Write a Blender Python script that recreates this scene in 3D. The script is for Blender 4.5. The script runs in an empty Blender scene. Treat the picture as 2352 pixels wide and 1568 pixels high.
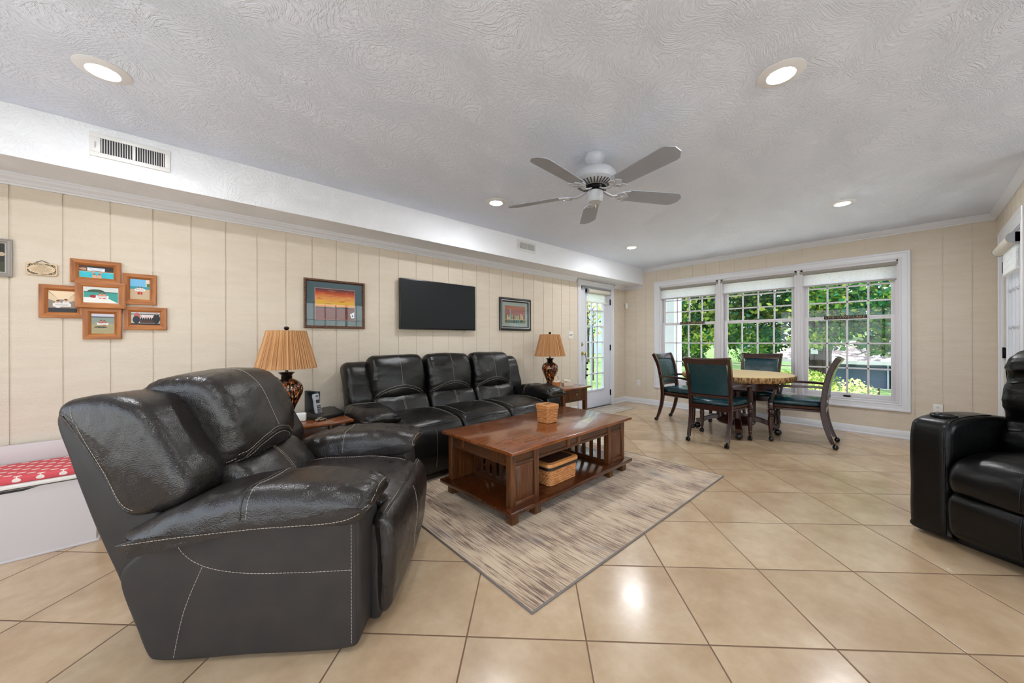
import bpy, bmesh, math, random
from mathutils import Vector, Matrix, noise
from mathutils.bvhtree import BVHTree
random.seed(7)
S = bpy.context.scene
PI = math.pi
R = math.radians
# ------------------------------------------------------------------ camera
FPX, YAW, V0, U0, ROLL, EYE = 827.76, 47.626, 781.83, 1183.52, -0.17, 1.15
cd = bpy.data.cameras.new('camera'); cam = bpy.data.objects.new('camera', cd)
S.collection.objects.link(cam); S.camera = cam
cd.sensor_width = 36; cd.lens = FPX / 2352 * 36
cd.shift_x = -(U0 - 1176) / 2352; cd.shift_y = (V0 - 784) / 2352
cd.clip_start = .05; cd.clip_end = 500
_f = Vector((math.cos(R(YAW)), math.sin(R(YAW)), 0)); _r = Vector((math.sin(R(YAW)), -math.cos(R(YAW)), 0)); _u = Vector((0, 0, 1))
_r2 = _r * math.cos(R(ROLL)) + _u * math.sin(R(ROLL)); _u2 = _u * math.cos(R(ROLL)) - _r * math.sin(R(ROLL))
mw = Matrix((_r2, _u2, -_f)).transposed().to_4x4(); mw.translation = (0, 0, EYE); cam.matrix_world = mw
# ------------------------------------------------------------------ world, sun, exposure
S.view_settings.view_transform = 'Standard'; S.view_settings.look = 'None'
S.view_settings.gamma = 1; S.view_settings.use_curve_mapping = False
S.view_settings.exposure = 0.28
try:
    S.cycles.use_denoising = True; S.cycles.denoiser = 'OPENIMAGEDENOISE'
    S.cycles.max_bounces = 10; S.cycles.diffuse_bounces = 5; S.cycles.transparent_max_bounces = 24
    S.cycles.sample_clamp_indirect = 6; S.cycles.caustics_reflective = False; S.cycles.caustics_refractive = False
except Exception: pass
SKY_GAIN = .25; CLOUD = (.93, .97, 1.05, 1); SKY_S = 3.2
W = bpy.data.worlds.new('world'); S.world = W; W.use_nodes = True
wn = W.node_tree.nodes; wl = W.node_tree.links
sky = wn.new('ShaderNodeTexSky'); sky.sky_type = 'NISHITA'; sky.sun_disc = False
sky.sun_elevation = R(48); sky.sun_rotation = R(200); sky.air_density = 1.0; sky.dust_density = 2.0
# bright broken cloud over the clear sky
wtc = wn.new('ShaderNodeTexCoord'); wnz = wn.new('ShaderNodeTexNoise'); wnz.inputs['Scale'].default_value = 2.2; wnz.inputs['Detail'].default_value = 6
wrp = wn.new('ShaderNodeValToRGB'); wrp.color_ramp.elements[0].position = .30; wrp.color_ramp.elements[1].position = .62
wsc = wn.new('ShaderNodeVectorMath'); wsc.operation = 'SCALE'; wsc.inputs['Scale'].default_value = SKY_GAIN
wmx = wn.new('ShaderNodeMixRGB'); wmx.inputs[2].default_value = CLOUD
wl.new(wtc.outputs['Generated'], wnz.inputs['Vector']); wl.new(wnz.outputs['Fac'], wrp.inputs[0]); wl.new(wrp.outputs[0], wmx.inputs[0])
wl.new(sky.outputs[0], wsc.inputs[0]); wl.new(wsc.outputs[0], wmx.inputs[1])
wl.new(wmx.outputs[0], wn['Background'].inputs[0]); wn['Background'].inputs[1].default_value = SKY_S
sd = bpy.data.lights.new('sun', 'SUN'); sd.energy = 9.0; sd.angle = R(.6); sd.color = (1, .95, .86)
sun = bpy.data.objects.new('sun', sd); S.collection.objects.link(sun)
sun.rotation_euler = Vector((-.12, -.34, -.93)).to_track_quat('-Z', 'Y').to_euler()   # high sun
CAN_W = 12.0
# ------------------------------------------------------------------ helpers
C = S.collection
def obj_from(name, me, parent=None):
    o = bpy.data.objects.new(name, me); C.objects.link(o)
    if parent: o.parent = parent
    return o
def tag(o, label=None, cat=None, group=None, kind=None):
    if label: o['label'] = label
    if cat: o['category'] = cat
    if group: o['group'] = group
    if kind: o['kind'] = kind
    return o
def thing(name, label, cat, loc=(0, 0, 0), rz=0, group=None):
    o = bpy.data.objects.new(name, None); C.objects.link(o); o.empty_display_size = .1
    o.location = loc; o.rotation_euler = (0, 0, rz)
    return tag(o, label, cat, group)
def structure(name, loc=(0, 0, 0)):
    o = bpy.data.objects.new(name, None); C.objects.link(o); o.location = loc; o['kind'] = 'structure'; return o
def copy_tree(o, parent=None):
    c = o.copy(); C.objects.link(c)
    if parent: c.parent = parent
    for ch in list(o.children): copy_tree(ch, c)
    return c

class G:
    def __init__(s): s.bm = bmesh.new()
    def _new(s, mi, geom_faces):
        for f in geom_faces: f.material_index = mi
    def box(s, a, b, mi=0, bev=0, mat=None, seg=2):
        x0, y0, z0 = a; x1, y1, z1 = b
        vs = [s.bm.verts.new(p) for p in ((x0,y0,z0),(x1,y0,z0),(x1,y1,z0),(x0,y1,z0),(x0,y0,z1),(x1,y0,z1),(x1,y1,z1),(x0,y1,z1))]
        fs = [s.bm.faces.new([vs[i] for i in q]) for q in ((0,3,2,1),(4,5,6,7),(0,1,5,4),(1,2,6,5),(2,3,7,6),(3,0,4,7))]
        if mat: bmesh.ops.transform(s.bm, matrix=mat, verts=vs)
        s._new(mi, fs)
        if bev:
            es = list({e for f in fs for e in f.edges})
            r = bmesh.ops.bevel(s.bm, geom=es, offset=bev, segments=seg, profile=.5, affect='EDGES')
            s._new(mi, r['faces'])
        return s
    def ring_sweep(s, rings, mi=0, cap=True, close=False):
        vr = [[s.bm.verts.new(p) for p in r] for r in rings]
        n = len(vr[0]); m = len(vr)
        for i in range(m if close else m - 1):
            A = vr[i]; B = vr[(i + 1) % m]
            for j in range(n):
                f = s.bm.faces.new((A[j], A[(j+1) % n], B[(j+1) % n], B[j])); f.material_index = mi
        if cap and not close:
            f = s.bm.faces.new(list(reversed(vr[0]))); f.material_index = mi
            f = s.bm.faces.new(vr[-1]); f.material_index = mi
        return s
    def lathe(s, prof, c=(0, 0, 0), seg=28, mi=0, mat=None, rip=None):
        rings = []
        for r, z in prof:
            ring = []
            for k in range(seg):
                a = 2 * PI * k / seg; rr = r * (rip(a, z) if rip else 1)
                v = Vector((rr * math.cos(a), rr * math.sin(a), z))
                if mat: v = mat @ v
                ring.append(v + Vector(c))
            rings.append(ring)
        return s.ring_sweep(rings, mi, cap=True)
    def tube(s, pts, r, mi=0, seg=8, close=False, flat=None):
        pts = [Vector(p) for p in pts]; n = len(pts); rings = []; up0 = None
        for i, p in enumerate(pts):
            if close: t = pts[(i+1) % n] - pts[i-1]
            else: t = pts[min(i+1, n-1)] - pts[max(i-1, 0)]
            if t.length < 1e-9: t = Vector((0, 0, 1))
            t.normalize()
            if up0 is None:
                up0 = Vector((0, 0, 1)) if abs(t.z) < .9 else Vector((1, 0, 0))
            a = t.cross(up0)
            if a.length < 1e-6: a = t.cross(Vector((0, 1, 0)))
            a.normalize(); b = a.cross(t).normalized(); up0 = b
            rr = r[i] if isinstance(r, (list, tuple)) else r
            fa = flat if flat else 1
            rings.append([p + a * (rr * math.cos(2*PI*k/seg)) + b * (rr * fa * math.sin(2*PI*k/seg)) for k in range(seg)])
        return s.ring_sweep(rings, mi, cap=True, close=close)
    def bar(s, pts, w, h, mi=0, up=(0, 0, 1)):
        """rectangular bar along a path; w across, h along up-ish; w,h may be lists"""
        pts = [Vector(p) for p in pts]; n = len(pts); rings = []; up = Vector(up)
        for i, p in enumerate(pts):
            t = (pts[min(i+1, n-1)] - pts[max(i-1, 0)]).normalized()
            a = t.cross(up).normalized(); b = a.cross(t).normalized()
            ww = (w[i] if isinstance(w, (list, tuple)) else w) / 2; hh = (h[i] if isinstance(h, (list, tuple)) else h) / 2
            c = .22
            rings.append([p + a*ww*x + b*hh*y for x, y in ((1,1-c),(1-c,1),(-1+c,1),(-1,1-c),(-1,-1+c),(-1+c,-1),(1-c,-1),(1,-1+c))])
        return s.ring_sweep(rings, mi)
    def poly(s, pts, mi=0):
        f = s.bm.faces.new([s.bm.verts.new(p) for p in pts]); f.material_index = mi; return s
    def prism(s, pts, d, mi=0):
        """polygon in 3d extruded by vector d"""
        d = Vector(d); A = [Vector(p) for p in pts]; B = [p + d for p in A]
        return s.ring_sweep([A, B], mi)
    def sphere(s, c, r, mi=0, seg=12, sc=(1, 1, 1)):
        m = Matrix.Translation(c) @ Matrix.Diagonal((r*sc[0], r*sc[1], r*sc[2], 1))
        q = bmesh.ops.create_uvsphere(s.bm, u_segments=seg, v_segments=max(6, seg*2//3), radius=1, matrix=m)
        fs = {f for v in q['verts'] for f in v.link_faces}; s._new(mi, fs); return s
    def text(s, txt, size, mat, mi=0, depth=.001, align='CENTER', space=1.0):
        cu = bpy.data.curves.new('lettering', 'FONT'); cu.body = txt; cu.size = size; cu.extrude = depth
        cu.align_x = align; cu.align_y = 'CENTER'; cu.space_character = space; cu.resolution_u = 2
        o = bpy.data.objects.new('lettering', cu); C.objects.link(o)
        bpy.context.view_layer.update()
        me = o.evaluated_get(bpy.context.evaluated_depsgraph_get()).to_mesh()
        n0 = len(s.bm.faces); nv = len(s.bm.verts)
        s.bm.from_mesh(me); s.bm.verts.ensure_lookup_table(); s.bm.faces.ensure_lookup_table()
        bmesh.ops.transform(s.bm, matrix=mat, verts=s.bm.verts[nv:])
        for f in s.bm.faces[n0:]: f.material_index = mi
        o.to_mesh_clear(); bpy.data.objects.remove(o); bpy.data.curves.remove(cu)
        return s
    def build(s, name, mats, parent=None, smooth=35, recalc=True):
        if recalc: bmesh.ops.recalc_face_normals(s.bm, faces=s.bm.faces)
        if smooth:
            ang = R(smooth)
            for f in s.bm.faces: f.smooth = True
            for e in s.bm.edges:
                if len(e.link_faces) == 2 and e.calc_face_angle(0) > ang: e.smooth = False
        me = bpy.data.meshes.new(name); s.bm.to_mesh(me); s.bm.free()
        for m in (mats if isinstance(mats, (list, tuple)) else [mats]): me.materials.append(m)
        return obj_from(name, me, parent)

def crom(pts, n=8, close=True):
    """centripetal Catmull-Rom, so tight corners do not overshoot"""
    out = []; m = len(pts); P = [Vector(p) for p in pts]
    for i in range(m if close else m - 1):
        p1 = P[i]; p2 = P[(i+1) % m]
        p0 = P[(i-1) % m] if close else (P[i-1] if i > 0 else p1*2 - p2); p3 = P[(i+2) % m] if close else (P[i+2] if i + 2 < m else p2*2 - p1)
        t0 = 0; t1 = t0 + max((p1-p0).length, 1e-6)**.5; t2 = t1 + max((p2-p1).length, 1e-6)**.5; t3 = t2 + max((p3-p2).length, 1e-6)**.5
        for k in range(n):
            t = t1 + (t2 - t1)*k/n
            A1 = p0*((t1-t)/(t1-t0)) + p1*((t-t0)/(t1-t0)); A2 = p1*((t2-t)/(t2-t1)) + p2*((t-t1)/(t2-t1)); A3 = p2*((t3-t)/(t3-t2)) + p3*((t-t2)/(t3-t2))
            B1 = A1*((t2-t)/(t2-t0)) + A2*((t-t0)/(t2-t0)); B2 = A2*((t3-t)/(t3-t1)) + A3*((t-t1)/(t3-t1))
            out.append(B1*((t2-t)/(t2-t1)) + B2*((t-t1)/(t2-t1)))
    if not close: out.append(P[-1])
    return out

# ------------------------------------------------------------------ materials
MATS = {}
def hexc(h):
    c = [int(h[i:i+2], 16) / 255 for i in (0, 2, 4)]
    return tuple((x/12.92 if x <= .04045 else ((x+.055)/1.055)**2.4) for x in c) + (1,)
def mat(name, col, rough=.5, metal=0, coat=0, spec=.5, col2=None, nscale=5, nstretch=(1,1,1), ndetail=4, nlo=.35, nhi=.65,
        bump=0, bscale=50, bstretch=(1,1,1), bdetail=3, bdist=.002, emit=0, trans=0, rough2=None, sheen=0, alpha=1):
    if name in MATS: return MATS[name]
    m = bpy.data.materials.new(name); m.use_nodes = True; nt = m.node_tree; N = nt.nodes; L = nt.links
    b = N['Principled BSDF']
    c1 = hexc(col) if isinstance(col, str) else tuple(col) + (1,)
    b.inputs['Base Color'].default_value = c1; b.inputs['Roughness'].default_value = rough; b.inputs['Metallic'].default_value = metal
    b.inputs['Coat Weight'].default_value = coat; b.inputs['Coat Roughness'].default_value = .12; b.inputs['Specular IOR Level'].default_value = spec
    if sheen: b.inputs['Sheen Weight'].default_value = sheen
    if emit: b.inputs['Emission Color'].default_value = c1; b.inputs['Emission Strength'].default_value = emit
    if trans: b.inputs['Transmission Weight'].default_value = trans
    tc = N.new('ShaderNodeTexCoord')
    if col2:
        mp = N.new('ShaderNodeMapping'); mp.inputs['Scale'].default_value = nstretch; L.new(tc.outputs['Object'], mp.inputs[0])
        nz = N.new('ShaderNodeTexNoise'); nz.inputs['Scale'].default_value = nscale; nz.inputs['Detail'].default_value = ndetail
        L.new(mp.outputs[0], nz.inputs['Vector'])
        rp = N.new('ShaderNodeValToRGB'); rp.color_ramp.elements[0].position = nlo; rp.color_ramp.elements[1].position = nhi
        rp.color_ramp.elements[0].color = c1; rp.color_ramp.elements[1].color = hexc(col2) if isinstance(col2, str) else tuple(col2) + (1,)
        L.new(nz.outputs['Fac'], rp.inputs[0]); L.new(rp.outputs[0], b.inputs['Base Color'])
    if bump:
        mp = N.new('ShaderNodeMapping'); mp.inputs['Scale'].default_value = bstretch; L.new(tc.outputs['Object'], mp.inputs[0])
        nz = N.new('ShaderNodeTexNoise'); nz.inputs['Scale'].default_value = bscale; nz.inputs['Detail'].default_value = bdetail
        L.new(mp.outputs[0], nz.inputs['Vector'])
        bp = N.new('ShaderNodeBump'); bp.inputs['Strength'].default_value = bump; bp.inputs['Distance'].default_value = bdist
        L.new(nz.outputs['Fac'], bp.inputs['Height']); L.new(bp.outputs[0], b.inputs['Normal'])
    MATS[name] = m; return m
def nodes_of(m): return m.node_tree.nodes, m.node_tree.links, m.node_tree.nodes['Principled BSDF']

m_wall = mat('cream_rough_sawn_panel', 'd9cebe', .75, col2='d5c9b8', nscale=4, nstretch=(1,1,6), bump=.6, bscale=16, bstretch=(1,1,7), bdetail=8, bdist=.006)
def wall_bump(m):
    N, L, b = nodes_of(m)
    tc = N.new('ShaderNodeTexCoord')
    mp = N.new('ShaderNodeMapping'); mp.inputs['Scale'].default_value = (1, 1, 6); L.new(tc.outputs['Object'], mp.inputs[0])
    n1 = N.new('ShaderNodeTexNoise'); n1.inputs['Scale'].default_value = 22; n1.inputs['Detail'].default_value = 8; n1.inputs['Roughness'].default_value = .65
    L.new(mp.outputs[0], n1.inputs['Vector'])
    n2 = N.new('ShaderNodeTexNoise'); n2.inputs['Scale'].default_value = 140; n2.inputs['Detail'].default_value = 2; L.new(tc.outputs['Object'], n2.inputs['Vector'])
    ad = N.new('ShaderNodeMath'); ad.operation = 'ADD'; L.new(n1.outputs['Fac'], ad.inputs[0])
    ml = N.new('ShaderNodeMath'); ml.operation = 'MULTIPLY'; ml.inputs[1].default_value = .5; L.new(n2.outputs['Fac'], ml.inputs[0]); L.new(ml.outputs[0], ad.inputs[1])
    bp = N.new('ShaderNodeBump'); bp.inputs['Strength'].default_value = .8; bp.inputs['Distance'].default_value = .0045
    L.new(ad.outputs[0], bp.inputs['Height']); L.new(bp.outputs[0], b.inputs['Normal'])
wall_bump(m_wall)
m_white = mat('white_trim_paint', 'd9dadf', .35)
m_sash = mat('white_sash_paint', 'd2cfd2', .4)
m_door = mat('white_door_paint', 'd4d7e0', .35)
def ceiling_mat(name, col):
    m = mat(name, col, .9)
    N, L, b = nodes_of(m)
    tc = N.new('ShaderNodeTexCoord')
    # stomped drywall mud: short curved ridges, from a noise warped by a second noise
    n0 = N.new('ShaderNodeTexNoise'); n0.inputs['Scale'].default_value = 3.2; n0.inputs['Detail'].default_value = 1; L.new(tc.outputs['Object'], n0.inputs['Vector'])
    mx = N.new('ShaderNodeVectorMath'); mx.operation = 'MULTIPLY_ADD'; mx.inputs[1].default_value = (.55, .55, .55)
    L.new(n0.outputs['Color'], mx.inputs[0]); L.new(tc.outputs['Object'], mx.inputs[2])
    mp = N.new('ShaderNodeMapping'); mp.inputs['Scale'].default_value = (1, 2.6, 1); L.new(mx.outputs[0], mp.inputs[0])
    n1 = N.new('ShaderNodeTexNoise'); n1.inputs['Scale'].default_value = 34; n1.inputs['Detail'].default_value = 4; n1.inputs['Roughness'].default_value = .6; L.new(mp.outputs[0], n1.inputs['Vector'])
    r1 = N.new('ShaderNodeValToRGB'); r1.color_ramp.elements[0].position = .44; r1.color_ramp.elements[1].position = .60; L.new(n1.outputs['Fac'], r1.inputs[0])
    n2 = N.new('ShaderNodeTexNoise'); n2.inputs['Scale'].default_value = 75; n2.inputs['Detail'].default_value = 3; L.new(mx.outputs[0], n2.inputs['Vector'])
    ad = N.new('ShaderNodeMath'); ad.operation = 'MULTIPLY_ADD'; ad.inputs[1].default_value = .8; L.new(n2.outputs['Fac'], ad.inputs[0]); L.new(r1.outputs[0], ad.inputs[2])
    bp = N.new('ShaderNodeBump'); bp.inputs['Strength'].default_value = .65; bp.inputs['Distance'].default_value = .004
    L.new(ad.outputs[0], bp.inputs['Height']); L.new(bp.outputs[0], b.inputs['Normal'])
    return m
m_ceil = ceiling_mat('cool_white_textured_ceiling', 'e5ecfb'); m_soffit = ceiling_mat('white_textured_soffit', 'eceef2')
def floor_mat():
    m = mat('beige_porcelain_tile', 'b89c7c', .3, spec=.75)
    N, L, b = nodes_of(m)
    tc = N.new('ShaderNodeTexCoord'); sp = N.new('ShaderNodeSeparateXYZ'); L.new(tc.outputs['Object'], sp.inputs[0])
    def M(op, a, bb=None, c=None):
        n = N.new('ShaderNodeMath'); n.operation = op
        for i, v in enumerate((a, bb, c)):
            if v is None: continue
            if isinstance(v, (int, float)): n.inputs[i].default_value = v
            else: L.new(v, n.inputs[i])
        return n.outputs[0]
    x, y = sp.outputs[0], sp.outputs[1]
    u = M('DIVIDE', M('SUBTRACT', M('MULTIPLY', M('ADD', x, y), .70711), 1.391), .4712)
    v = M('DIVIDE', M('ADD', M('MULTIPLY', M('SUBTRACT', y, x), .70711), .2050), .4612)
    def edge(t):
        fr = M('FRACT', t); return M('MINIMUM', fr, M('SUBTRACT', 1.0, fr))
    d = M('MINIMUM', edge(u), edge(v))
    gr = M('LESS_THAN', d, .0062)
    cb = N.new('ShaderNodeCombineXYZ'); L.new(M('FLOOR', u), cb.inputs[0]); L.new(M('FLOOR', v), cb.inputs[1])
    wnz = N.new('ShaderNodeTexWhiteNoise'); L.new(cb.outputs[0], wnz.inputs['Vector'])
    off = N.new('ShaderNodeVectorMath'); off.operation = 'MULTIPLY_ADD'; off.inputs[1].default_value = (9, 9, 9); L.new(wnz.outputs['Color'], off.inputs[0]); L.new(tc.outputs['Object'], off.inputs[2])
    n1 = N.new('ShaderNodeTexNoise'); n1.inputs['Scale'].default_value = 3.5; n1.inputs['Detail'].default_value = 9; n1.inputs['Roughness'].default_value = .66; L.new(off.outputs[0], n1.inputs['Vector'])
    rp = N.new('ShaderNodeValToRGB'); e = rp.color_ramp.elements
    e[0].position = .3; e[0].color = hexc('ab8e6f'); e[1].position = .72; e[1].color = hexc('c7b092'); q = e.new(.5); q.color = hexc('b99f7f')
    L.new(n1.outputs['Fac'], rp.inputs[0])
    hv = N.new('ShaderNodeHueSaturation'); L.new(rp.outputs[0], hv.inputs['Color']); L.new(M('MULTIPLY_ADD', wnz.outputs['Value'], .10, .95), hv.inputs['Value'])
    mxn = N.new('ShaderNodeMixRGB'); mxn.inputs[2].default_value = hexc('6a4d35'); L.new(gr, mxn.inputs[0]); L.new(hv.outputs[0], mxn.inputs[1])
    L.new(mxn.outputs[0], b.inputs['Base Color'])
    L.new(M('MULTIPLY_ADD', gr, .5, M('MULTIPLY_ADD', n1.outputs['Fac'], .24, .10)), b.inputs['Roughness'])
    sm = N.new('ShaderNodeMapRange'); sm.inputs['From Min'].default_value = .004; sm.inputs['From Max'].default_value = .011; L.new(d, sm.inputs['Value'])
    n2 = N.new('ShaderNodeTexNoise'); n2.inputs['Scale'].default_value = 14; n2.inputs['Detail'].default_value = 6; L.new(tc.outputs['Object'], n2.inputs['Vector'])
    bp = N.new('ShaderNodeBump'); bp.inputs['Strength'].default_value = .5; bp.inputs['Distance'].default_value = .002
    L.new(M('MULTIPLY_ADD', n2.outputs['Fac'], .35, sm.outputs[0]), bp.inputs['Height']); L.new(bp.outputs[0], b.inputs['Normal'])
    return m
m_floor = floor_mat()
def leather(name, col, rough, grain=1.0, fold=1.0, spec=.5, coat=.1):
    m = mat(name, col, rough, spec=spec, coat=coat)
    N, L, b = nodes_of(m); b.inputs['Coat Roughness'].default_value = .25
    tc = N.new('ShaderNodeTexCoord')
    v = N.new('ShaderNodeTexVoronoi'); v.inputs['Scale'].default_value = 210; L.new(tc.outputs['Object'], v.inputs['Vector'])
    # long soft folds: stretched, warped noise
    w0 = N.new('ShaderNodeTexNoise'); w0.inputs['Scale'].default_value = 2.5; w0.inputs['Detail'].default_value = 1; L.new(tc.outputs['Object'], w0.inputs['Vector'])
    wa = N.new('ShaderNodeVectorMath'); wa.operation = 'MULTIPLY_ADD'; wa.inputs[1].default_value = (.12, .12, .12); L.new(w0.outputs['Color'], wa.inputs[0]); L.new(tc.outputs['Object'], wa.inputs[2])
    mp = N.new('ShaderNodeMapping'); mp.inputs['Scale'].default_value = (1.6, .7, 1.1); L.new(wa.outputs[0], mp.inputs[0])
    n = N.new('ShaderNodeTexNoise'); n.inputs['Scale'].default_value = 9; n.inputs['Detail'].default_value = 2.5; n.inputs['Roughness'].default_value = .45; L.new(mp.outputs[0], n.inputs['Vector'])
    bp0 = N.new('ShaderNodeBump'); bp0.inputs['Strength'].default_value = .42*fold; bp0.inputs['Distance'].default_value = .02; L.new(n.outputs['Fac'], bp0.inputs['Height'])
    bp = N.new('ShaderNodeBump'); bp.inputs['Strength'].default_value = .35*grain; bp.inputs['Distance'].default_value = .002
    L.new(v.outputs['Distance'], bp.inputs['Height']); L.new(bp0.outputs[0], bp.inputs['Normal']); L.new(bp.outputs[0], b.inputs['Normal'])
    n3 = N.new('ShaderNodeTexNoise'); n3.inputs['Scale'].default_value = 6; n3.inputs['Detail'].default_value = 4; L.new(tc.outputs['Object'], n3.inputs['Vector'])
    mr = N.new('ShaderNodeMapRange'); mr.inputs['To Min'].default_value = rough - .08; mr.inputs['To Max'].default_value = rough + .10; L.new(n3.outputs['Fac'], mr.inputs['Value']); L.new(mr.outputs[0], b.inputs['Roughness'])
    return m
m_leather = leather('espresso_leather', '221d1b', .27)
m_sofaleather = leather('black_brown_leather', '0f0d0c', .29, .7, 1.0, .42, .05)
m_vinyl = mat('espresso_matte_side_panel', '2c2826', .55, col2='232020', nscale=9, bump=.15, bscale=200, bdist=.001)
m_blackleather = leather('black_leather', '040404', .33, .5, .8, .3, .03)
m_teal = leather('teal_leather', '0a343c', .26, .3, .06)
m_stitch = mat('cream_stitching', 'b3a899', .8)
def wood(name, c1, c2, rough=.3, coat=.3, st=(1, 14, 14), sc=6, bmp=.15):
    return mat(name, c1, rough, coat=coat, col2=c2, nscale=sc, nstretch=st, ndetail=7, nlo=.3, nhi=.7, bump=bmp, bscale=sc*3, bstretch=st, bdist=.001)
m_oak = wood('dark_oak_side', '5e361b', '2e190b', .35, .25)
m_oakv = wood('dark_oak_upright', '70411e', '3a200d', .35, .25, (14, 14, 1))
m_top = wood('polished_cherry_top', '8a4b20', '61300f', .2, .6, (3, 14, 3), 4, .05)
m_shelf = wood('dark_cherry_shelf', '52280f', '341707', .2, .5, (3, 14, 3), 4, .05)
m_inlay = wood('dark_inlay_line', '3a1a0b', '2a1208', .2, .5)
m_brownv = wood('walnut_upright', '6a3c1c', '3a1e0c', .35, .25, (14, 14, 1))
m_mahog = wood('dark_mahogany', '3e160c', '1e0905', .28, .45, (9, 9, 1.5), 5, .05)
m_acacia = wood('acacia_frame', 'b87338', '83491f', .45, .1, (12, 12, 1.5), 4)
m_acaciah = wood('acacia_frame_rail', 'bb763a', '854a20', .45, .1, (1.5, 12, 12), 4)
m_brass = mat('polished_brass', 'd9c48a', .18, 1)
m_knob = mat('antique_brass_knob', 'b08a5a', .3, 1)
m_steel = mat('brushed_nickel', 'b9b9bd', .3, 1)
m_darkmetal = mat('dark_metal', '1b1918', .3, .9)
m_caster = mat('black_chrome_caster', '15100e', .12, .6, coat=.6)
m_black = mat('black_plastic', '0d0e0f', .35)
m_grayp = mat('silver_gray_plastic', '9a9ba0', .35)
m_whitep = mat('white_plastic', 'e4e2dd', .35)
m_fan = mat('fan_white_enamel', 'b9bdc4', .4)
m_fanblade = mat('fan_blade_gray', '999da6', .5)
m_bench = mat('pale_gray_laminate', 'c9c3c3', .45)
m_red = None
m_screen = mat('tv_screen_glass', '0c1014', .5, spec=.35)
m_bezel = mat('tv_bezel', '050606', .3)
def glass_mat(name='clear_glass', tint=(.97, .985, .98), refl=1.0):
    m = bpy.data.materials.new(name); m.use_nodes = True; N = m.node_tree.nodes; L = m.node_tree.links
    N.remove(N['Principled BSDF']); out = N['Material Output']
    t = N.new('ShaderNodeBsdfTransparent'); t.inputs[0].default_value = tint + (1,)
    g = N.new('ShaderNodeBsdfGlossy'); g.inputs['Roughness'].default_value = .02
    fr = N.new('ShaderNodeLayerWeight'); fr.inputs[0].default_value = .5
    pw = N.new('ShaderNodeMath'); pw.operation = 'POWER'; pw.inputs[1].default_value = 5; L.new(fr.outputs['Facing'], pw.inputs[0])
    mu = N.new('ShaderNodeMath'); mu.operation = 'MULTIPLY_ADD'; mu.inputs[1].default_value = .9*refl; mu.inputs[2].default_value = .022*refl; L.new(pw.outputs[0], mu.inputs[0])
    mx = N.new('ShaderNodeMixShader'); L.new(mu.outputs[0], mx.inputs[0]); L.new(t.outputs[0], mx.inputs[1]); L.new(g.outputs[0], mx.inputs[2])
    L.new(mx.outputs[0], out.inputs[0]); return m
m_glass = glass_mat()
m_shadefab = None
def fabric_screen():
    m = bpy.data.materials.new('light_filtering_shade_cloth'); m.use_nodes = True; N = m.node_tree.nodes; L = m.node_tree.links
    N.remove(N['Principled BSDF']); out = N['Material Output']
    tc = N.new('ShaderNodeTexCoord'); mp = N.new('ShaderNodeMapping'); mp.inputs['Scale'].default_value = (1, 5, 60); L.new(tc.outputs['Object'], mp.inputs[0])
    n = N.new('ShaderNodeTexNoise'); n.inputs['Scale'].default_value = 6; n.inputs['Detail'].default_value = 6; L.new(mp.outputs[0], n.inputs['Vector'])
    rp = N.new('ShaderNodeValToRGB'); rp.color_ramp.elements[0].color = hexc('cfcfcd'); rp.color_ramp.elements[0].position = .25; rp.color_ramp.elements[1].color = hexc('f6f6f6'); rp.color_ramp.elements[1].position = .5
    L.new(n.outputs['Fac'], rp.inputs[0])
    d = N.new('ShaderNodeBsdfDiffuse'); t = N.new('ShaderNodeBsdfTranslucent'); L.new(rp.outputs[0], d.inputs[0]); L.new(rp.outputs[0], t.inputs[0])
    mx = N.new('ShaderNodeMixShader'); mx.inputs[0].default_value = .7; L.new(d.outputs[0], mx.inputs[1]); L.new(t.outputs[0], mx.inputs[2])
    L.new(mx.outputs[0], out.inputs[0]); return m
m_shadefab = fabric_screen()
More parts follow.
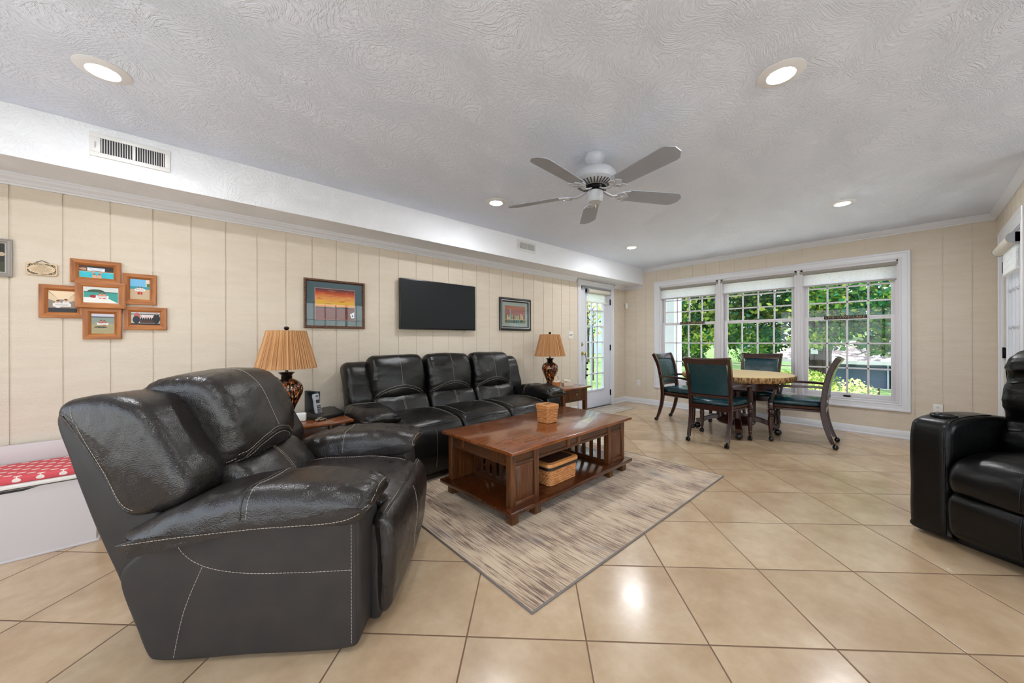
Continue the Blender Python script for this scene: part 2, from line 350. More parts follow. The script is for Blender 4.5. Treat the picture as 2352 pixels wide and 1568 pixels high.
# ------------------------------------------------------------------ room shell
D, LX, RY, X0, CH = 3.63, 6.13, -.60, -1.85, 2.44
RY2, JX = -2.25, 4.2
SOF_Y, SOF_Z = 3.27, 2.155
def flat_wall(name, s0, s1, ztop, grooves, openings, place, inward, m=m_wall, zbot=0.0, back=.14):
    """vertical panelled wall in 2d (s,z); place(s,d,z) -> point, d = distance behind the face"""
    g = G(); gw = .009
    cuts = {s0, s1}
    for q in grooves:
        if s0 < q - gw/2 and q + gw/2 < s1: cuts |= {q - gw/2, q + gw/2}
    for a, b, z0, z1 in openings: cuts |= {a, b}
    cuts = sorted(cuts)
    def depth(c): return .005 if any(abs(c - q) < gw/2 for q in grooves) else 0
    prev = None
    for a, b in zip(cuts, cuts[1:]):
        if b - a < 1e-6: continue
        c = (a + b) / 2; dd = depth(c)
        spans = [(zbot, ztop)]
        for oa, ob, z0, z1 in openings:
            if oa - 1e-6 < c < ob + 1e-6:
                ns = []
                for u, v in spans:
                    if z0 > u: ns.append((u, min(z0, v)))
                    if z1 < v: ns.append((max(z1, u), v))
                spans = [q for q in ns if q[1] - q[0] > 1e-4]
        for u, v in spans: g.poly([place(a, dd, u), place(b, dd, u), place(b, dd, v), place(a, dd, v)])
        if prev is not None and prev != dd:
            for u, v in spans: g.poly([place(a, prev, u), place(a, dd, u), place(a, dd, v), place(a, prev, v)])
        prev = dd
    # outer skin and reveals, so the wall has real thickness
    cc = sorted({s0, s1} | {q for o in openings for q in o[:2]})
    for a, b in zip(cc, cc[1:]):
        c = (a+b)/2; spans = [(zbot, ztop)]
        for oa, ob, z0, z1 in openings:
            if oa < c < ob: spans = [q for q in ((zbot, z0), (z1, ztop)) if q[1]-q[0] > 1e-4]
        for u, v in spans: g.poly([place(a, back, u), place(b, back, u), place(b, back, v), place(a, back, v)])
    for a, b, z0, z1 in openings:
        for P in (((a,0,z0),(a,back,z0),(a,back,z1),(a,0,z1)), ((b,0,z0),(b,back,z0),(b,back,z1),(b,0,z1)), ((a,0,z1),(a,back,z1),(b,back,z1),(b,0,z1)), ((a,0,z0),(a,back,z0),(b,back,z0),(b,0,z0))):
            g.poly([place(*p) for p in P])
    for P in (((s0,0,zbot),(s0,back,zbot),(s0,back,ztop),(s0,0,ztop)), ((s1,0,zbot),(s1,back,zbot),(s1,back,ztop),(s1,0,ztop)), ((s0,0,ztop),(s0,back,ztop),(s1,back,ztop),(s1,0,ztop))):
        g.poly([place(*p) for p in P])
    o = g.build(name, m, smooth=0, recalc=False); o['kind'] = 'structure'; return o
GR = [.029 + .2023*k for k in range(-12, 34)]
GF = [3.215 - .2033*k for k in range(-2, 22)]
DOOR = (4.76, 5.63, 0.0, 2.065)
flat_wall('wall_tv', X0, LX + .14, CH, GR, [DOOR], lambda s, d, z: (s, D + d, z), (0,-1,0))
WIN = (.085, 2.965, .40, 2.085)
flat_wall('wall_window', RY - .14, D, CH, GF, [WIN], lambda s, d, z: (LX + d, s, z), (-1,0,0))
RDOOR = (4.855, 5.76, 0.0, 2.07); RWINS = [(-1.6, .9, .35, 2.1), (2.0, 3.95, .35, 2.1)]; BWIN = (-1.9, 2.9, .35, 2.1)
flat_wall('wall_right', JX, LX, CH, [5.95 - .2023*k for k in range(0, 9)], [RDOOR], lambda s, d, z: (s, RY - d, z), (0,1,0))
flat_wall('wall_jog', RY2 - .14, RY, CH, [], [], lambda s, d, z: (JX + d, s, z), (-1,0,0))
flat_wall('wall_far_right', X0, JX + .14, CH, [3.95 - .2023*k for k in range(0, 29)], RWINS, lambda s, d, z: (s, RY2 - d, z), (0,1,0))
flat_wall('wall_back', RY2 - .14, D + .14, CH, [], [BWIN], lambda s, d, z: (X0 - d, s, z), (1,0,0))
g = G(); g.box((X0 - .14, RY2 - .14, -.12), (LX + .14, D + .14, 0)); g.build('floor', m_floor, smooth=0)['kind'] = 'structure'
g = G(); g.box((X0 - .14, RY2 - .14, CH), (LX + .14, D + .14, CH + .14)); g.build('ceiling', m_ceil, smooth=0)['kind'] = 'structure'
g = G(); g.box((X0, SOF_Y, SOF_Z), (LX, D, CH - .0005)); o = g.build('ceiling_soffit', m_soffit, smooth=0); o['kind'] = 'structure'
def mould(name, prof, a, b, outd):
    """moulding: prof = [(out, z)], run a->b, outd = direction into the room"""
    g = G(); a = Vector(a); b = Vector(b); od = Vector(outd)
    g.ring_sweep([[p + od*o_ + Vector((0, 0, z)) for o_, z in prof] for p in (a, b)])
    o = g.build(name, m_white, smooth=20); o['kind'] = 'structure'; return o
crown = [(0, 0), (.012, 0), (.014, .012), (.022, .016), (.03, .03), (.05, .045), (.056, .058), (.062, .062), (.062, .074), (0, .074)]
smallcrown = [(0, 0), (.010, 0), (.012, .010), (.02, .016), (.034, .034), (.042, .052), (.046, .058), (.046, .066), (0, .066)]
mould('trim_1', [(o_*.9, z*.88) for o_, z in crown], (X0, D, SOF_Z - .065), (4.61, D, SOF_Z - .065), (0, -1, 0))
mould('trim_2', [(o_*.9, z*.88) for o_, z in crown], (5.72, D, SOF_Z - .065), (LX, D, SOF_Z - .065), (0, -1, 0))
mould('trim_3', [(o_*.9, z*.88) for o_, z in crown], (LX, SOF_Y, SOF_Z - .065), (LX, D, SOF_Z - .065), (-1, 0, 0))
mould('trim_4', smallcrown, (LX, RY, CH - .066), (LX, SOF_Y, CH - .066), (-1, 0, 0))
mould('trim_5', smallcrown, (JX, RY, CH - .066), (LX, RY, CH - .066), (0, 1, 0))
basep = [(0, 0), (.024, 0), (.024, .012), (.014, .02), (.013, .075), (.008, .088), (0, .092)]
mould('baseboard_tv', basep, (X0, D, 0), (4.66, D, 0), (0, -1, 0))
mould('baseboard_corner', basep, (5.73, D, 0), (LX, D, 0), (0, -1, 0))
mould('baseboard_window', basep, (LX, RY, 0), (LX, D, 0), (-1, 0, 0))
mould('baseboard_right', basep, (JX, RY, 0), (4.745, RY, 0), (0, 1, 0))
mould('baseboard_jog', basep, (JX, RY2, 0), (JX, RY, 0), (-1, 0, 0))
mould('baseboard_far_right', basep, (X0, RY2, 0), (JX, RY2, 0), (0, 1, 0))
mould('baseboard_back', basep, (X0, RY2, 0), (X0, D, 0), (1, 0, 0))
mould('baseboard_right_corner', basep, (5.87, RY, 0), (LX, RY, 0), (0, 1, 0))
# --- casings
def casing(name, place, a, b, z0, z1, w, bottom=True):
    """picture-frame casing around an opening; place(s, out, z)"""
    g = G(); prof = [(0, .0), (0, .012), (.012, .016), (.02, .012), (w - .03, .016), (w - .022, .022), (w - .006, .024), (w, .018), (w, 0)]
    pts = [(a, z1), (b, z1)]
    def corner(s, z, o_):  # offset outwards
        return s, z
    loops = []
    if bottom:
        cs = [(a, z0, -1, -1), (b, z0, 1, -1), (b, z1, 1, 1), (a, z1, -1, 1)]
        loops = [[place(s + sx*q, o_, z + sz*q) for q, o_ in prof] for s, z, sx, sz in cs]
        g.ring_sweep(loops, close=True)
    else:
        cs = [(b, z0, 1, 0), (b, z1, 1, 1), (a, z1, -1, 1), (a, z0, -1, 0)]
        loops = [[place(s + sx*q, o_, z + sz*q) for q, o_ in prof] for s, z, sx, sz in cs]
        g.ring_sweep(loops)
    o = g.build(name, m_white, smooth=25); o['kind'] = 'structure'; return o
casing('trim_6', lambda s, o_, z: (LX - o_, s, z), WIN[0], WIN[1], WIN[2], WIN[3], .09)
casing('trim_7', lambda s, o_, z: (s, D - o_, z), DOOR[0], DOOR[1], 0, DOOR[3] - .008, .085, False)
casing('trim_8', lambda s, o_, z: (s, RY + o_, z), RDOOR[0], RDOOR[1], 0, RDOOR[3], .11, False)
for k_, (a_, b_, c_, d_) in enumerate(RWINS): casing('trim_%d' % (11 + k_), lambda s, o_, z: (s, RY2 + o_, z), a_, b_, c_, d_, .09)
casing('trim_13', lambda s, o_, z: (X0 + o_, s, z), BWIN[0], BWIN[1], BWIN[2], BWIN[3], .09)
# --- the three double-hung windows of the far wall
def dh_window(name, y1, y0):
    """one unit between y1 (left in view) and y0"""
    root = structure(name)
    z0, z1 = WIN[2], WIN[3]; jb = .022
    g = G()
    g.box((LX - .002, y0, z0), (LX + .13, y0 + jb, z1)); g.box((LX - .002, y1 - jb, z0), (LX + .13, y1, z1))
    g.box((LX - .002, y0, z1 - jb), (LX + .13, y1, z1)); g.box((LX - .004, y0, z0), (LX + .13, y1, z0 + jb), bev=.003)
    g.box((LX + .036, y0 + jb, z0 + jb), (LX + .044, y0 + jb + .012, z1)); g.box((LX + .036, y1 - jb - .012, z0 + jb), (LX + .044, y1 - jb, z1))
    g.build('window_jamb', m_sash, root)
    ya, yb = y0 + jb + .004, y1 - jb - .004; zm = 1.435
    def sash(nm, xa, za, zb, st, rb, rt):
        g = G(); xb = xa + .034
        g.box((xa, ya, za), (xb, ya + st, zb), bev=.003); g.box((xa, yb - st, za), (xb, yb, zb), bev=.003)
        g.box((xa, ya + st, za), (xb, yb - st, za + rb), bev=.003); g.box((xa, ya + st, zb - rt), (xb, yb - st, zb), bev=.003)
        iy0, iy1, iz0, iz1 = ya + st, yb - st, za + rb, zb - rt
        for k in (1, 2, 3):
            y = iy0 + (iy1 - iy0) * k / 4; g.box((xa + .006, y - .009, iz0), (xb - .006, y + .009, iz1), bev=.002)
        nr = 3
        for k in range(1, nr):
            z = iz0 + (iz1 - iz0) * k / nr; g.box((xa + .006, iy0, z - .009), (xb - .006, iy1, z + .009), bev=.002)
        so = g.build(nm, m_sash, root)
        g = G(); g.box((xa + .015, iy0, iz0), (xa + .019, iy1, iz1)); g.build('pane', m_glass, so, smooth=0)
        return so
    sash('upper_sash', LX + .088, zm - .03, z1 - jb + .3 if False else z1 - jb, .045, .03, .04)
    lo = sash('lower_sash', LX + .048, z0 + jb, zm + .012, .045, .055, .034)
    g = G(); yc = (y0 + y1) / 2; g.box((LX + .030, yc - .035, z0 + jb + .008), (LX + .052, yc + .035, z0 + jb + .026), bev=.004); g.build('lift_handle', m_darkmetal, root)
    g = G(); g.box((LX + .055, yc - .03, zm + .012), (LX + .08, yc + .03, zm + .024), bev=.004); g.build('sash_lock', m_darkmetal, root)
    return root
YM1, YM2 = 2.003, 1.02
dh_window('window_1', WIN[1], YM1 + .022); dh_window('window_2', YM1 - .022, YM2 + .022); dh_window('window_3', YM2 - .022, WIN[0])
g = G()
for ym in (YM1, YM2):
    g.box((LX - .0, ym - .022, WIN[2]), (LX + .13, ym + .022, WIN[3])); g.box((LX - .006, ym - .016, WIN[2]), (LX, ym + .016, WIN[3]), bev=.003)
g.build('trim_10', m_sash)['kind'] = 'structure'
# roller shades of the three units
GS = 'roller shades on the three-part window'
def roller(y1, y0, drop, label):
    t = thing('roller_shade', label, 'window shade', (LX, (y0+y1)/2, 2.0), 0, GS)
    h = (y1 - y0)/2 - .012
    g = G(); g.tube([(.022, -h, .045), (.022, h, .045)], .030, seg=20); g.build('fabric_roll', m_shaderoll, t)
    g = G(); g.box((.024, -h + .006, -drop), (.0255, h - .006, .03)); g.build('shade_cloth', m_shadefab, t, smooth=0)
    g = G(); g.box((.017, -h + .006, -drop - .014), (.031, h - .006, -drop + .008), bev=.005); g.build('hem_bar', m_shadebar, t)
    for a_, b_ in ((h + .001, h + .009), (-h - .009, -h - .001)): g = G(); g.box((-.004, a_, .002), (.05, b_, .085), bev=.003); g.build('bracket', m_whitep, t)
m_shaderoll = mat('shade_roll_fabric', 'a39f98', .8, col2='8d8981', nscale=8, nstretch=(1, 4, 30), bump=.2, bscale=80)
m_shadebar = mat('shade_hem_bar', 'aaa4a4', .6)
roller(WIN[1], YM1, .135, 'light filtering roller shade at top of the left window unit')
roller(YM1, YM2, .135, 'light filtering roller shade at top of the middle window unit')
roller(YM2, WIN[0], .135, 'light filtering roller shade at top of the right window unit')
# word signs on the meeting rails
m_signb = mat('black_sign_board', '0c0b0a', .5); m_signt = mat('gold_sign_lettering', 'a5895c', .5)
def wsign(y1, y0, z, txt, label):
    t = thing('word_sign', label, 'sign', (LX + .040, (y0+y1)/2, z), 0, 'word signs on the window rails')
    w = y1 - y0; g = G(); g.box((-.009, -w/2, 0), (.006, w/2, .042), bev=.002); g.build('board', m_signb, t)
    mt = Matrix(((0,0,-1,-.0098),(-1,0,0,0),(0,1,0,.0205),(0,0,0,1)))
    g = G(); g.text(txt, .040, mt, 0, .0006)
    xs = [v.co.y for v in g.bm.verts]; k = (w * .92) / (max(xs) - min(xs))
    for v in g.bm.verts: v.co.y *= k
    g.build('lettering', m_signt, t, smooth=0)
wsign(.760, .357, 1.412, 'LIVE~LOVE~LAKE', 'black LIVE~LOVE~LAKE word sign on the right window rail')
wsign(2.62, 2.235, 1.412, 'EAT~SLEEP~FISH', 'black EAT~SLEEP~FISH word sign on the left window rail')
# --- french doors
def french_door(root, place, a, b, z1, gl, rows, hinge_at, knob_at, cols=3):
    """door slab between a..b; place(s, out, z) -> xyz ; gl = (s0, s1, z0, z1) glazed area"""
    g = G(); T = .045
    def bx(s0, s1, za, zb, o0, o1, bev=0):
        P = [place(s, o_, z) for s in (s0, s1) for o_ in (o0, o1) for z in (za, zb)]
        g.box(tuple(min(p[i] for p in P) for i in range(3)), tuple(max(p[i] for p in P) for i in range(3)), bev=bev)
    bx(a, gl[0], .012, z1, -T, 0); bx(gl[1], b, .012, z1, -T, 0); bx(gl[0], gl[1], .012, gl[2], -T, 0); bx(gl[0], gl[1], gl[3], z1, -T, 0)
    w = .026
    bx(gl[0] - w, gl[0] + .004, gl[2] - w, gl[3] + w, 0, .012, .003); bx(gl[1] - .004, gl[1] + w, gl[2] - w, gl[3] + w, 0, .012, .003)
    bx(gl[0] + .004, gl[1] - .004, gl[2] - w, gl[2] + .004, 0, .012, .003); bx(gl[0] + .004, gl[1] - .004, gl[3] - .004, gl[3] + w, 0, .012, .003)
    g.build('door_slab', m_door, root)
    g = G()
    for k in range(1, cols):
        s = gl[0] + (gl[1] - gl[0]) * k / cols; bx(s - .011, s + .011, gl[2], gl[3], -.035, -.004, .002)
    for k in range(1, rows):
        z = gl[2] + (gl[3] - gl[2]) * k / rows; bx(gl[0], gl[1], z - .011, z + .011, -.035, -.004, .002)
    g.build('muntin_grille', m_door, root)
    g = G(); bx(gl[0], gl[1], gl[2], gl[3], -.024, -.018); g.build('pane', m_glass, root, smooth=0)
    for z in (.22, 1.02, 1.83):
        g = G(); bx(hinge_at - .008, hinge_at + .008, z - .05, z + .05, 0, .014, .003)
        p = place(hinge_at, .014, z); g.tube([place(hinge_at, .014, z - .052), place(hinge_at, .014, z + .052)], .007, seg=10)
        g.build('hinge', m_darkmetal, root)
d1 = structure('door_1'); pl1 = lambda s, o_, z: (s, D + .012 - o_, z)
french_door(d1, pl1, DOOR[0] + .006, DOOR[1] - .006, 2.05, (4.93, 5.42, .31, 1.93), 6, 5.625, 4.8)
g = G()
g.lathe([(.0, 0), (.034, 0), (.034, .006), (.03, .010), (.018, .014), (.016, .02), (0, .022)], seg=20, mat=Matrix.Translation((4.80, D + .012, 1.085)) @ Matrix.Rotation(PI/2, 4, 'X'))
g.box((4.795, D - .022, 1.072), (4.805, D - .008, 1.098), bev=.002)
g.build('deadbolt', m_brass, d1)
g = G(); g.lathe([(0, 0), (.034, 0), (.034, .006), (.02, .012), (.012, .018), (.012, .03), (.022, .036), (.03, .046), (.031, .055), (.025, .066), (0, .07)], seg=20, mat=Matrix.Translation((4.80, D + .012, .935)) @ Matrix.Rotation(PI/2, 4, 'X'))
g.build('door_knob', m_brass, d1)
g = G(); g.box((DOOR[0] + .005, D - .03, 0), (DOOR[1] - .005, D + .1, .012), bev=.003); g.build('threshold', m_darkmetal, d1)
g = G(); g.box((4.79, D - .016, 2.0), (4.85, D + .012, 2.05), bev=.006); g.build('rod_bracket', m_steel, d1)
g = G(); g.tube([(4.82, D - .02, 2.035), (5.60, D - .02, 2.03)], .006, seg=8); g.build('security_rod', m_steel, d1)
g = G()
g.box((DOOR[0], D, 0), (DOOR[0] + .006, D + .13, 2.06)); g.box((DOOR[1] - .006, D, 0), (DOOR[1], D + .13, 2.06)); g.box((DOOR[0], D, 2.052), (DOOR[1], D + .13, 2.062))
g.build('door_jamb', m_door, d1, smooth=0)
# bells hanging from the knob
t = thing('door_bells', 'dark strap of round jingle bells hanging from the door knob', 'bells', (4.80, D - .075, .90))
g = G(); g.tube([(0, .02, .045), (.004, .0, -.05), (.0, 0, -.2), (-.012, .0, -.33), (-.02, .0, -.375)], .0055, seg=6); g.build('strap', m_black, t)
for z in (-.12, -.22, -.32):
    g = G(); g.sphere((.022 - (.012 if z < -.3 else 0), -.008, z), .018, seg=12); g.build('bell', m_darkmetal, t)
def door_shade(root_loc, place, a, b, z, label, endcap_left=True, drop=.16, rr=.036):
    t = thing('roller_shade', label, 'window shade', root_loc, 0, 'roller shades on the glazed doors')
    q = lambda s, o_, zz: tuple(Vector(place(s, o_, zz)) - Vector(root_loc))
    g = G(); g.tube([q(a, .05, z), q(b, .05, z)], rr, seg=20); g.build('cassette', m_casst, t)
    for s, e in ((a, -1), (b, 1)):
        g = G(); g.tube([q(s, .05, z), q(s + e*.012, .05, z)], rr + .004, seg=20)
        P = [q(s0, o_, zz) for s0 in (s, s + e*.012) for o_ in (.012, .05) for zz in (z - rr, z + rr + .004)]
        g.box(tuple(min(p[i] for p in P) for i in range(3)), tuple(max(p[i] for p in P) for i in range(3)), bev=.003); g.build('end_cap', m_grayp, t)
    g = G(); P = [q(s0, o_, zz) for s0 in (a + .02, b - .02) for o_ in (.030, .0315) for zz in (z - drop - rr, z)]
    g.box(tuple(min(p[i] for p in P) for i in range(3)), tuple(max(p[i] for p in P) for i in range(3))); g.build('shade_cloth', m_shadefab, t, smooth=0)
    g = G(); g.tube([q(a + .01, .031, z - drop - rr), q(b - .01, .031, z - drop - rr)], .010, seg=12); g.build('hem_bar', m_whitep, t)
    return t
m_casst = mat('shade_cassette_fabric', 'd9d3c8', .6, col2='cbc4b6', nscale=60)
door_shade((5.17, D, 1.95), lambda s, o_, z: (s, D - o_ + .012, z), 4.90, 5.52, 1.975, 'white roller shade on the glazed door in the TV wall', rr=.034, drop=.15)
# right-hand pair of glazed doors
pl2 = lambda s, o_, z: (s, RY - .012 + o_, z)
d2 = structure('door_2'); french_door(d2, pl2, 4.86, 5.752, 2.06, (5.00, 5.61, .25, 1.93), 5, 5.748, 4.9, cols=4)
for d_, a, b in ((d2, RDOOR[0], RDOOR[1]),):
    g = G(); g.box((a, RY - .13, 0), (b, RY - .02, .012)); g.box((a, RY - .13, 2.062), (b, RY, 2.07)); g.build('door_jamb', m_door, d_, smooth=0)
door_shade((5.2, RY, 1.95), lambda s, o_, z: (s, RY + o_ - .012, z), 4.90, 5.62, 1.965, 'white roller shade on the glazed door by the window corner', rr=.04, drop=.2)
# unseen windows added for daylight; the second enlarges one mirrored in the picture glass
def plain_window(name, place, a, b, z0, z1, nx, nz):
    root = structure(name); g = G()
    def bx(s0, s1, za, zb, o0=-.10, o1=-.06):
        P = [place(s, o_, z) for s in (s0, s1) for o_ in (o0, o1) for z in (za, zb)]
        g.box(tuple(min(p[i] for p in P) for i in range(3)), tuple(max(p[i] for p in P) for i in range(3)))
    bx(a, a + .05, z0, z1); bx(b - .05, b, z0, z1); bx(a, b, z0, z0 + .05); bx(a, b, z1 - .05, z1)
    for k in range(1, nx): x = a + (b - a)*k/nx; w = .03 if k % 4 == 0 else .009; bx(x - w, x + w, z0 + .05, z1 - .05, -.09, -.07)
    for k in range(1, nz): z = z0 + (z1 - z0)*k/nz; bx(a + .05, b - .05, z - .009, z + .009, -.09, -.07)
    g.build('sash', m_sash, root, smooth=0)
    g = G(); bx(a + .05, b - .05, z0 + .05, z1 - .05, -.083, -.079); g.build('pane', m_glass, root, smooth=0)
plain_window('added_window_4', lambda s, o_, z: (s, RY2 + o_, z), *RWINS[0], 8, 4)
plain_window('window_5', lambda s, o_, z: (s, RY2 + o_, z), *RWINS[1], 8, 4)
plain_window('added_window_6', lambda s, o_, z: (X0 + o_, s, z), *BWIN, 16, 4)
# ------------------------------------------------------------------ recessed ceiling lights
def led(w):
    m = mat('lit_led_lens_%d' % round(w), 'fffaf0', .5); b = m.node_tree.nodes['Principled BSDF']
    b.inputs['Emission Color'].default_value = (.96, .975, 1.0, 1); b.inputs['Emission Strength'].default_value = w/(PI*.0088); return m
m_ring = mat('downlight_trim_ring', 'e6e6e8', .5)
GL = 'recessed downlights in the ceiling'
def downlight(x, y, label, w=1.0):
    t = thing('recessed_light', label, 'ceiling light', (x, y, CH), 0, GL)
    g = G(); n = 40
    prof = [(.098, 0), (.098, -.0018), (.063, -.0115), (.058, -.0115), (.053, -.007), (.0505, 0)]
    g.ring_sweep([[(r*math.cos(2*PI*k/n), r*math.sin(2*PI*k/n), z) for r, z in prof] for k in range(n)], close=True)
    g.build('trim_ring', m_ring, t)
    g = G(); g.lathe([(0, -.0005), (.050, -.0005), (.050, -.005), (.045, -.010), (.034, -.0145), (.02, -.0165), (0, -.017)], seg=32); g.build('lens', led(CAN_W*w), t)
downlight(-.29, 2.585, 'round recessed downlight above the picture cluster, left of photo', .9)
downlight(2.132, .42, 'large round recessed downlight in the right foreground of the ceiling')
downlight(2.135, 2.60, 'small round recessed downlight between fan and soffit')
downlight(4.58, .43, 'recessed downlight nearest the far right corner of the ceiling', 1.35)
downlight(4.56, 2.60, 'smallest recessed downlight, above the glazed TV wall door', 1.2)
downlight(-.29, .42, 'recessed downlight above and behind the camera position', .9)
# ------------------------------------------------------------------ air vents on the soffit
m_vent = mat('white_vent_enamel', 'dcdbd9', .35); m_ventdark = mat('vent_duct_dark', '47474a', .8)
def vent(x0, x1, z0, z1, label, n):
    t = thing('air_vent', label, 'vent', (x0, SOF_Y, z0), 0, 'air vents in the soffit'); w = x1 - x0; h = z1 - z0; b = .026
    g = G()
    for a, c in (((0, 0), (w, b)), ((0, h - b), (w, h)), ((0, b), (b*1.7, h - b)), ((w - b, b), (w, h - b)), ((w/2 - .006 + .01, b), (w/2 + .006 + .01, h - b))):
        g.box((a[0], -.008, a[1]), (c[0], 0, c[1]), bev=.002)
    g.build('frame', m_vent, t)
    g = G(); g.box((b, -.0012, b), (w - b, -.0004, h - b)); g.build('backing', m_ventdark, t, smooth=0)
    g = G(); x = b*1.7 + .004
    k = 0; st = (w - b*2.7) / n
    for k in range(n):
        xx = b*1.7 + st*(k + .5); g.box((xx - st*.13, -.009, b), (xx + st*.13, -.0015, h - b), mat=None)
    g.build('louvre', m_vent, t, smooth=0)
    g = G(); g.box((b*.8, -.014, h*.35), (b*.95, -.008, h*.6)); g.build('lever', m_steel, t)
vent(-.422, -.076, 2.255, 2.395, 'long white louvred air vent on the soffit above the picture cluster', 26)
vent(3.013, 3.343, 2.272, 2.40, 'small square-grilled air vent on the soffit near the fan', 26)
# ------------------------------------------------------------------ upholstery
def puff(ring, t0, t1, r=.06, rt=None, down=1.0, bulge=0.0, wr=0.0, wsc=7, nseg=7, mid=14, gather=0.0, gfreq=90, fn=None, aniso=(1, 1, 1), capd=.006, warp=None):
    """pillow: closed (s,z) outline swept over t0..t1 with rolled ends"""
    rt0 = rt if rt is not None else r
    rg = crom([(p[0], p[1], 0) for p in ring], nseg); n = len(rg)
    area = sum(rg[i].x*rg[(i+1) % n].y - rg[(i+1) % n].x*rg[i].y for i in range(n))
    if area < 0: rg.reverse()
    nr = []
    for i in range(n):
        t = rg[(i+1) % n] - rg[i-1]; nv = Vector((t.y, -t.x, 0)); nr.append(nv.normalized() if nv.length > 1e-9 else Vector((0, 1, 0)))
    cen = sum(rg, Vector()) / n
    st = []; K = 7
    for k in range(K): ph = PI/2*k/K; st.append((t0 + rt0*(1 - math.cos(PI/2 - PI/2 + ph)) if False else t0 + rt0*(1 - math.cos(ph)), r*(1 - math.sin(ph))))
    m = mid
    for k in range(m + 1): st.append((t0 + rt0 + (t1 - t0 - 2*rt0)*k/m, 0))
    for k in range(K - 1, -1, -1): ph = PI/2*k/K; st.append((t1 - rt0*(1 - math.cos(ph)), r*(1 - math.sin(ph))))
    bm = bmesh.new(); rows = []
    for t, ins in st:
        tau = (t - (t0+t1)/2) / ((t1-t0)/2); row = []
        for i in range(n):
            w = 1 if nr[i].y > -.25 else down
            off = -ins*w + bulge*(1 - tau*tau)*(1 if nr[i].y > -.5 else .2)
            if gather:
                de = min(t - t0, t1 - t); off -= gather*abs(math.sin(i*gfreq/n + 2*noise.noise((i*.3, t*9, 3))))*math.exp(-max(de - rt0*.6, 0)/.05)
            p = rg[i] + nr[i]*off; q = Vector((p.x, t, p.y)); row.append(warp(q, tau) if warp else q)
        rows.append(row)
    V = [[bm.verts.new(p) for p in row] for row in rows]
    for i in range(len(V) - 1):
        for j in range(n): bm.faces.new((V[i][j], V[i+1][j], V[i+1][(j+1) % n], V[i][(j+1) % n]))
    for side, row in ((0, V[0]), (1, V[-1])):
        prev = row; pc = sum((v.co for v in row), Vector()) / n
        for sc in (.86, .66, .44, .22):
            cur = [bm.verts.new(pc + (v.co - pc)*sc + Vector((0, (-1 if side == 0 else 1)*capd*(1 - sc*sc), 0))) for v in row]
            for j in range(n):
                q = (prev[j], prev[(j+1) % n], cur[(j+1) % n], cur[j]); bm.faces.new(q if side == 0 else tuple(reversed(q)))
            prev = cur
        cv = bm.verts.new(pc + Vector((0, (-1 if side == 0 else 1)*capd, 0)))
        for j in range(n):
            q = (prev[j], prev[(j+1) % n], cv); bm.faces.new(q if side == 0 else tuple(reversed(q)))
    bmesh.ops.recalc_face_normals(bm, faces=bm.faces); bm.normal_update()
    if wr or fn:
        sd = Vector((random.random()*40, random.random()*40, 0)); mv = []
        for v in bm.verts:
            d = 0; p = Vector((v.co.x*aniso[0], v.co.y*aniso[1], v.co.z*aniso[2]))
            if wr:
                a = noise.noise(p*wsc + sd); b = 1 - abs(noise.noise(p*wsc*1.7 + sd*1.3))*2; d += wr*(.85*a + .22*noise.noise(p*wsc*2.4 + sd))
            if fn: d += fn(v.co)
            mv.append(d)
        for v, d in zip(bm.verts, mv): v.co += v.normal*d*(.2 + .8*max(0, min(1, min(v.co.y - t0, t1 - v.co.y)/.03)))
        bm.normal_update()
    return bm
def bm_obj(bm, name, m, parent, seams=(), stitches=(), seam_r=.0035):
    """finish a pillow: raised seam cords in the leather and rows of dashed stitching laid on its surface"""
    tree = BVHTree.FromBMesh(bm)
    def snap(pts, off):
        out = []; P = crom(pts, 10, close=False) if len(pts) > 2 else [Vector(pts[0]).lerp(Vector(pts[-1]), k/20) for k in range(21)]
        for p in P:
            l, nn, i, d = tree.find_nearest(p)
            if l is not None: out.append((l + nn*off, nn))
        return out
    g = G(); g.bm.free(); g.bm = bm
    for s_ in seams:
        q = snap(s_, -.0005)
        if len(q) > 2: g.tube([a for a, _ in q], seam_r, seg=6)
    o = g.build(name, m, parent, smooth=60, recalc=False)
    if stitches:
        for s_ in stitches:
            sg = G(); q = snap(s_, .0008)
            # resample in dashes
            L = [0]
            for a, b in zip(q, q[1:]): L.append(L[-1] + (b[0] - a[0]).length)
            def at(x):
                for i in range(len(L) - 1):
                    if L[i+1] >= x:
                        k = (x - L[i])/max(L[i+1] - L[i], 1e-9); return q[i][0].lerp(q[i+1][0], k), q[i][1]
                return q[-1]
            x = 0
            while x + .010 < L[-1]:
                (a, na), (b, nb) = at(x), at(x + .009); t = (b - a)
                if t.length > .003:
                    t.normalize(); sd = na.cross(t).normalized()*.0010; up = na*.0011
                    sg.ring_sweep([[p + sd, p + up*1.0, p - sd, p - up] for p in (a, b)])
                x += .0125
            if len(sg.bm.verts): sg.build('stitching', m_stitch, o, smooth=0)
            else: sg.bm.free()
    return o
def mirror_t(pts, Wd): return [(x, Wd - y, z) for x, y, z in pts]
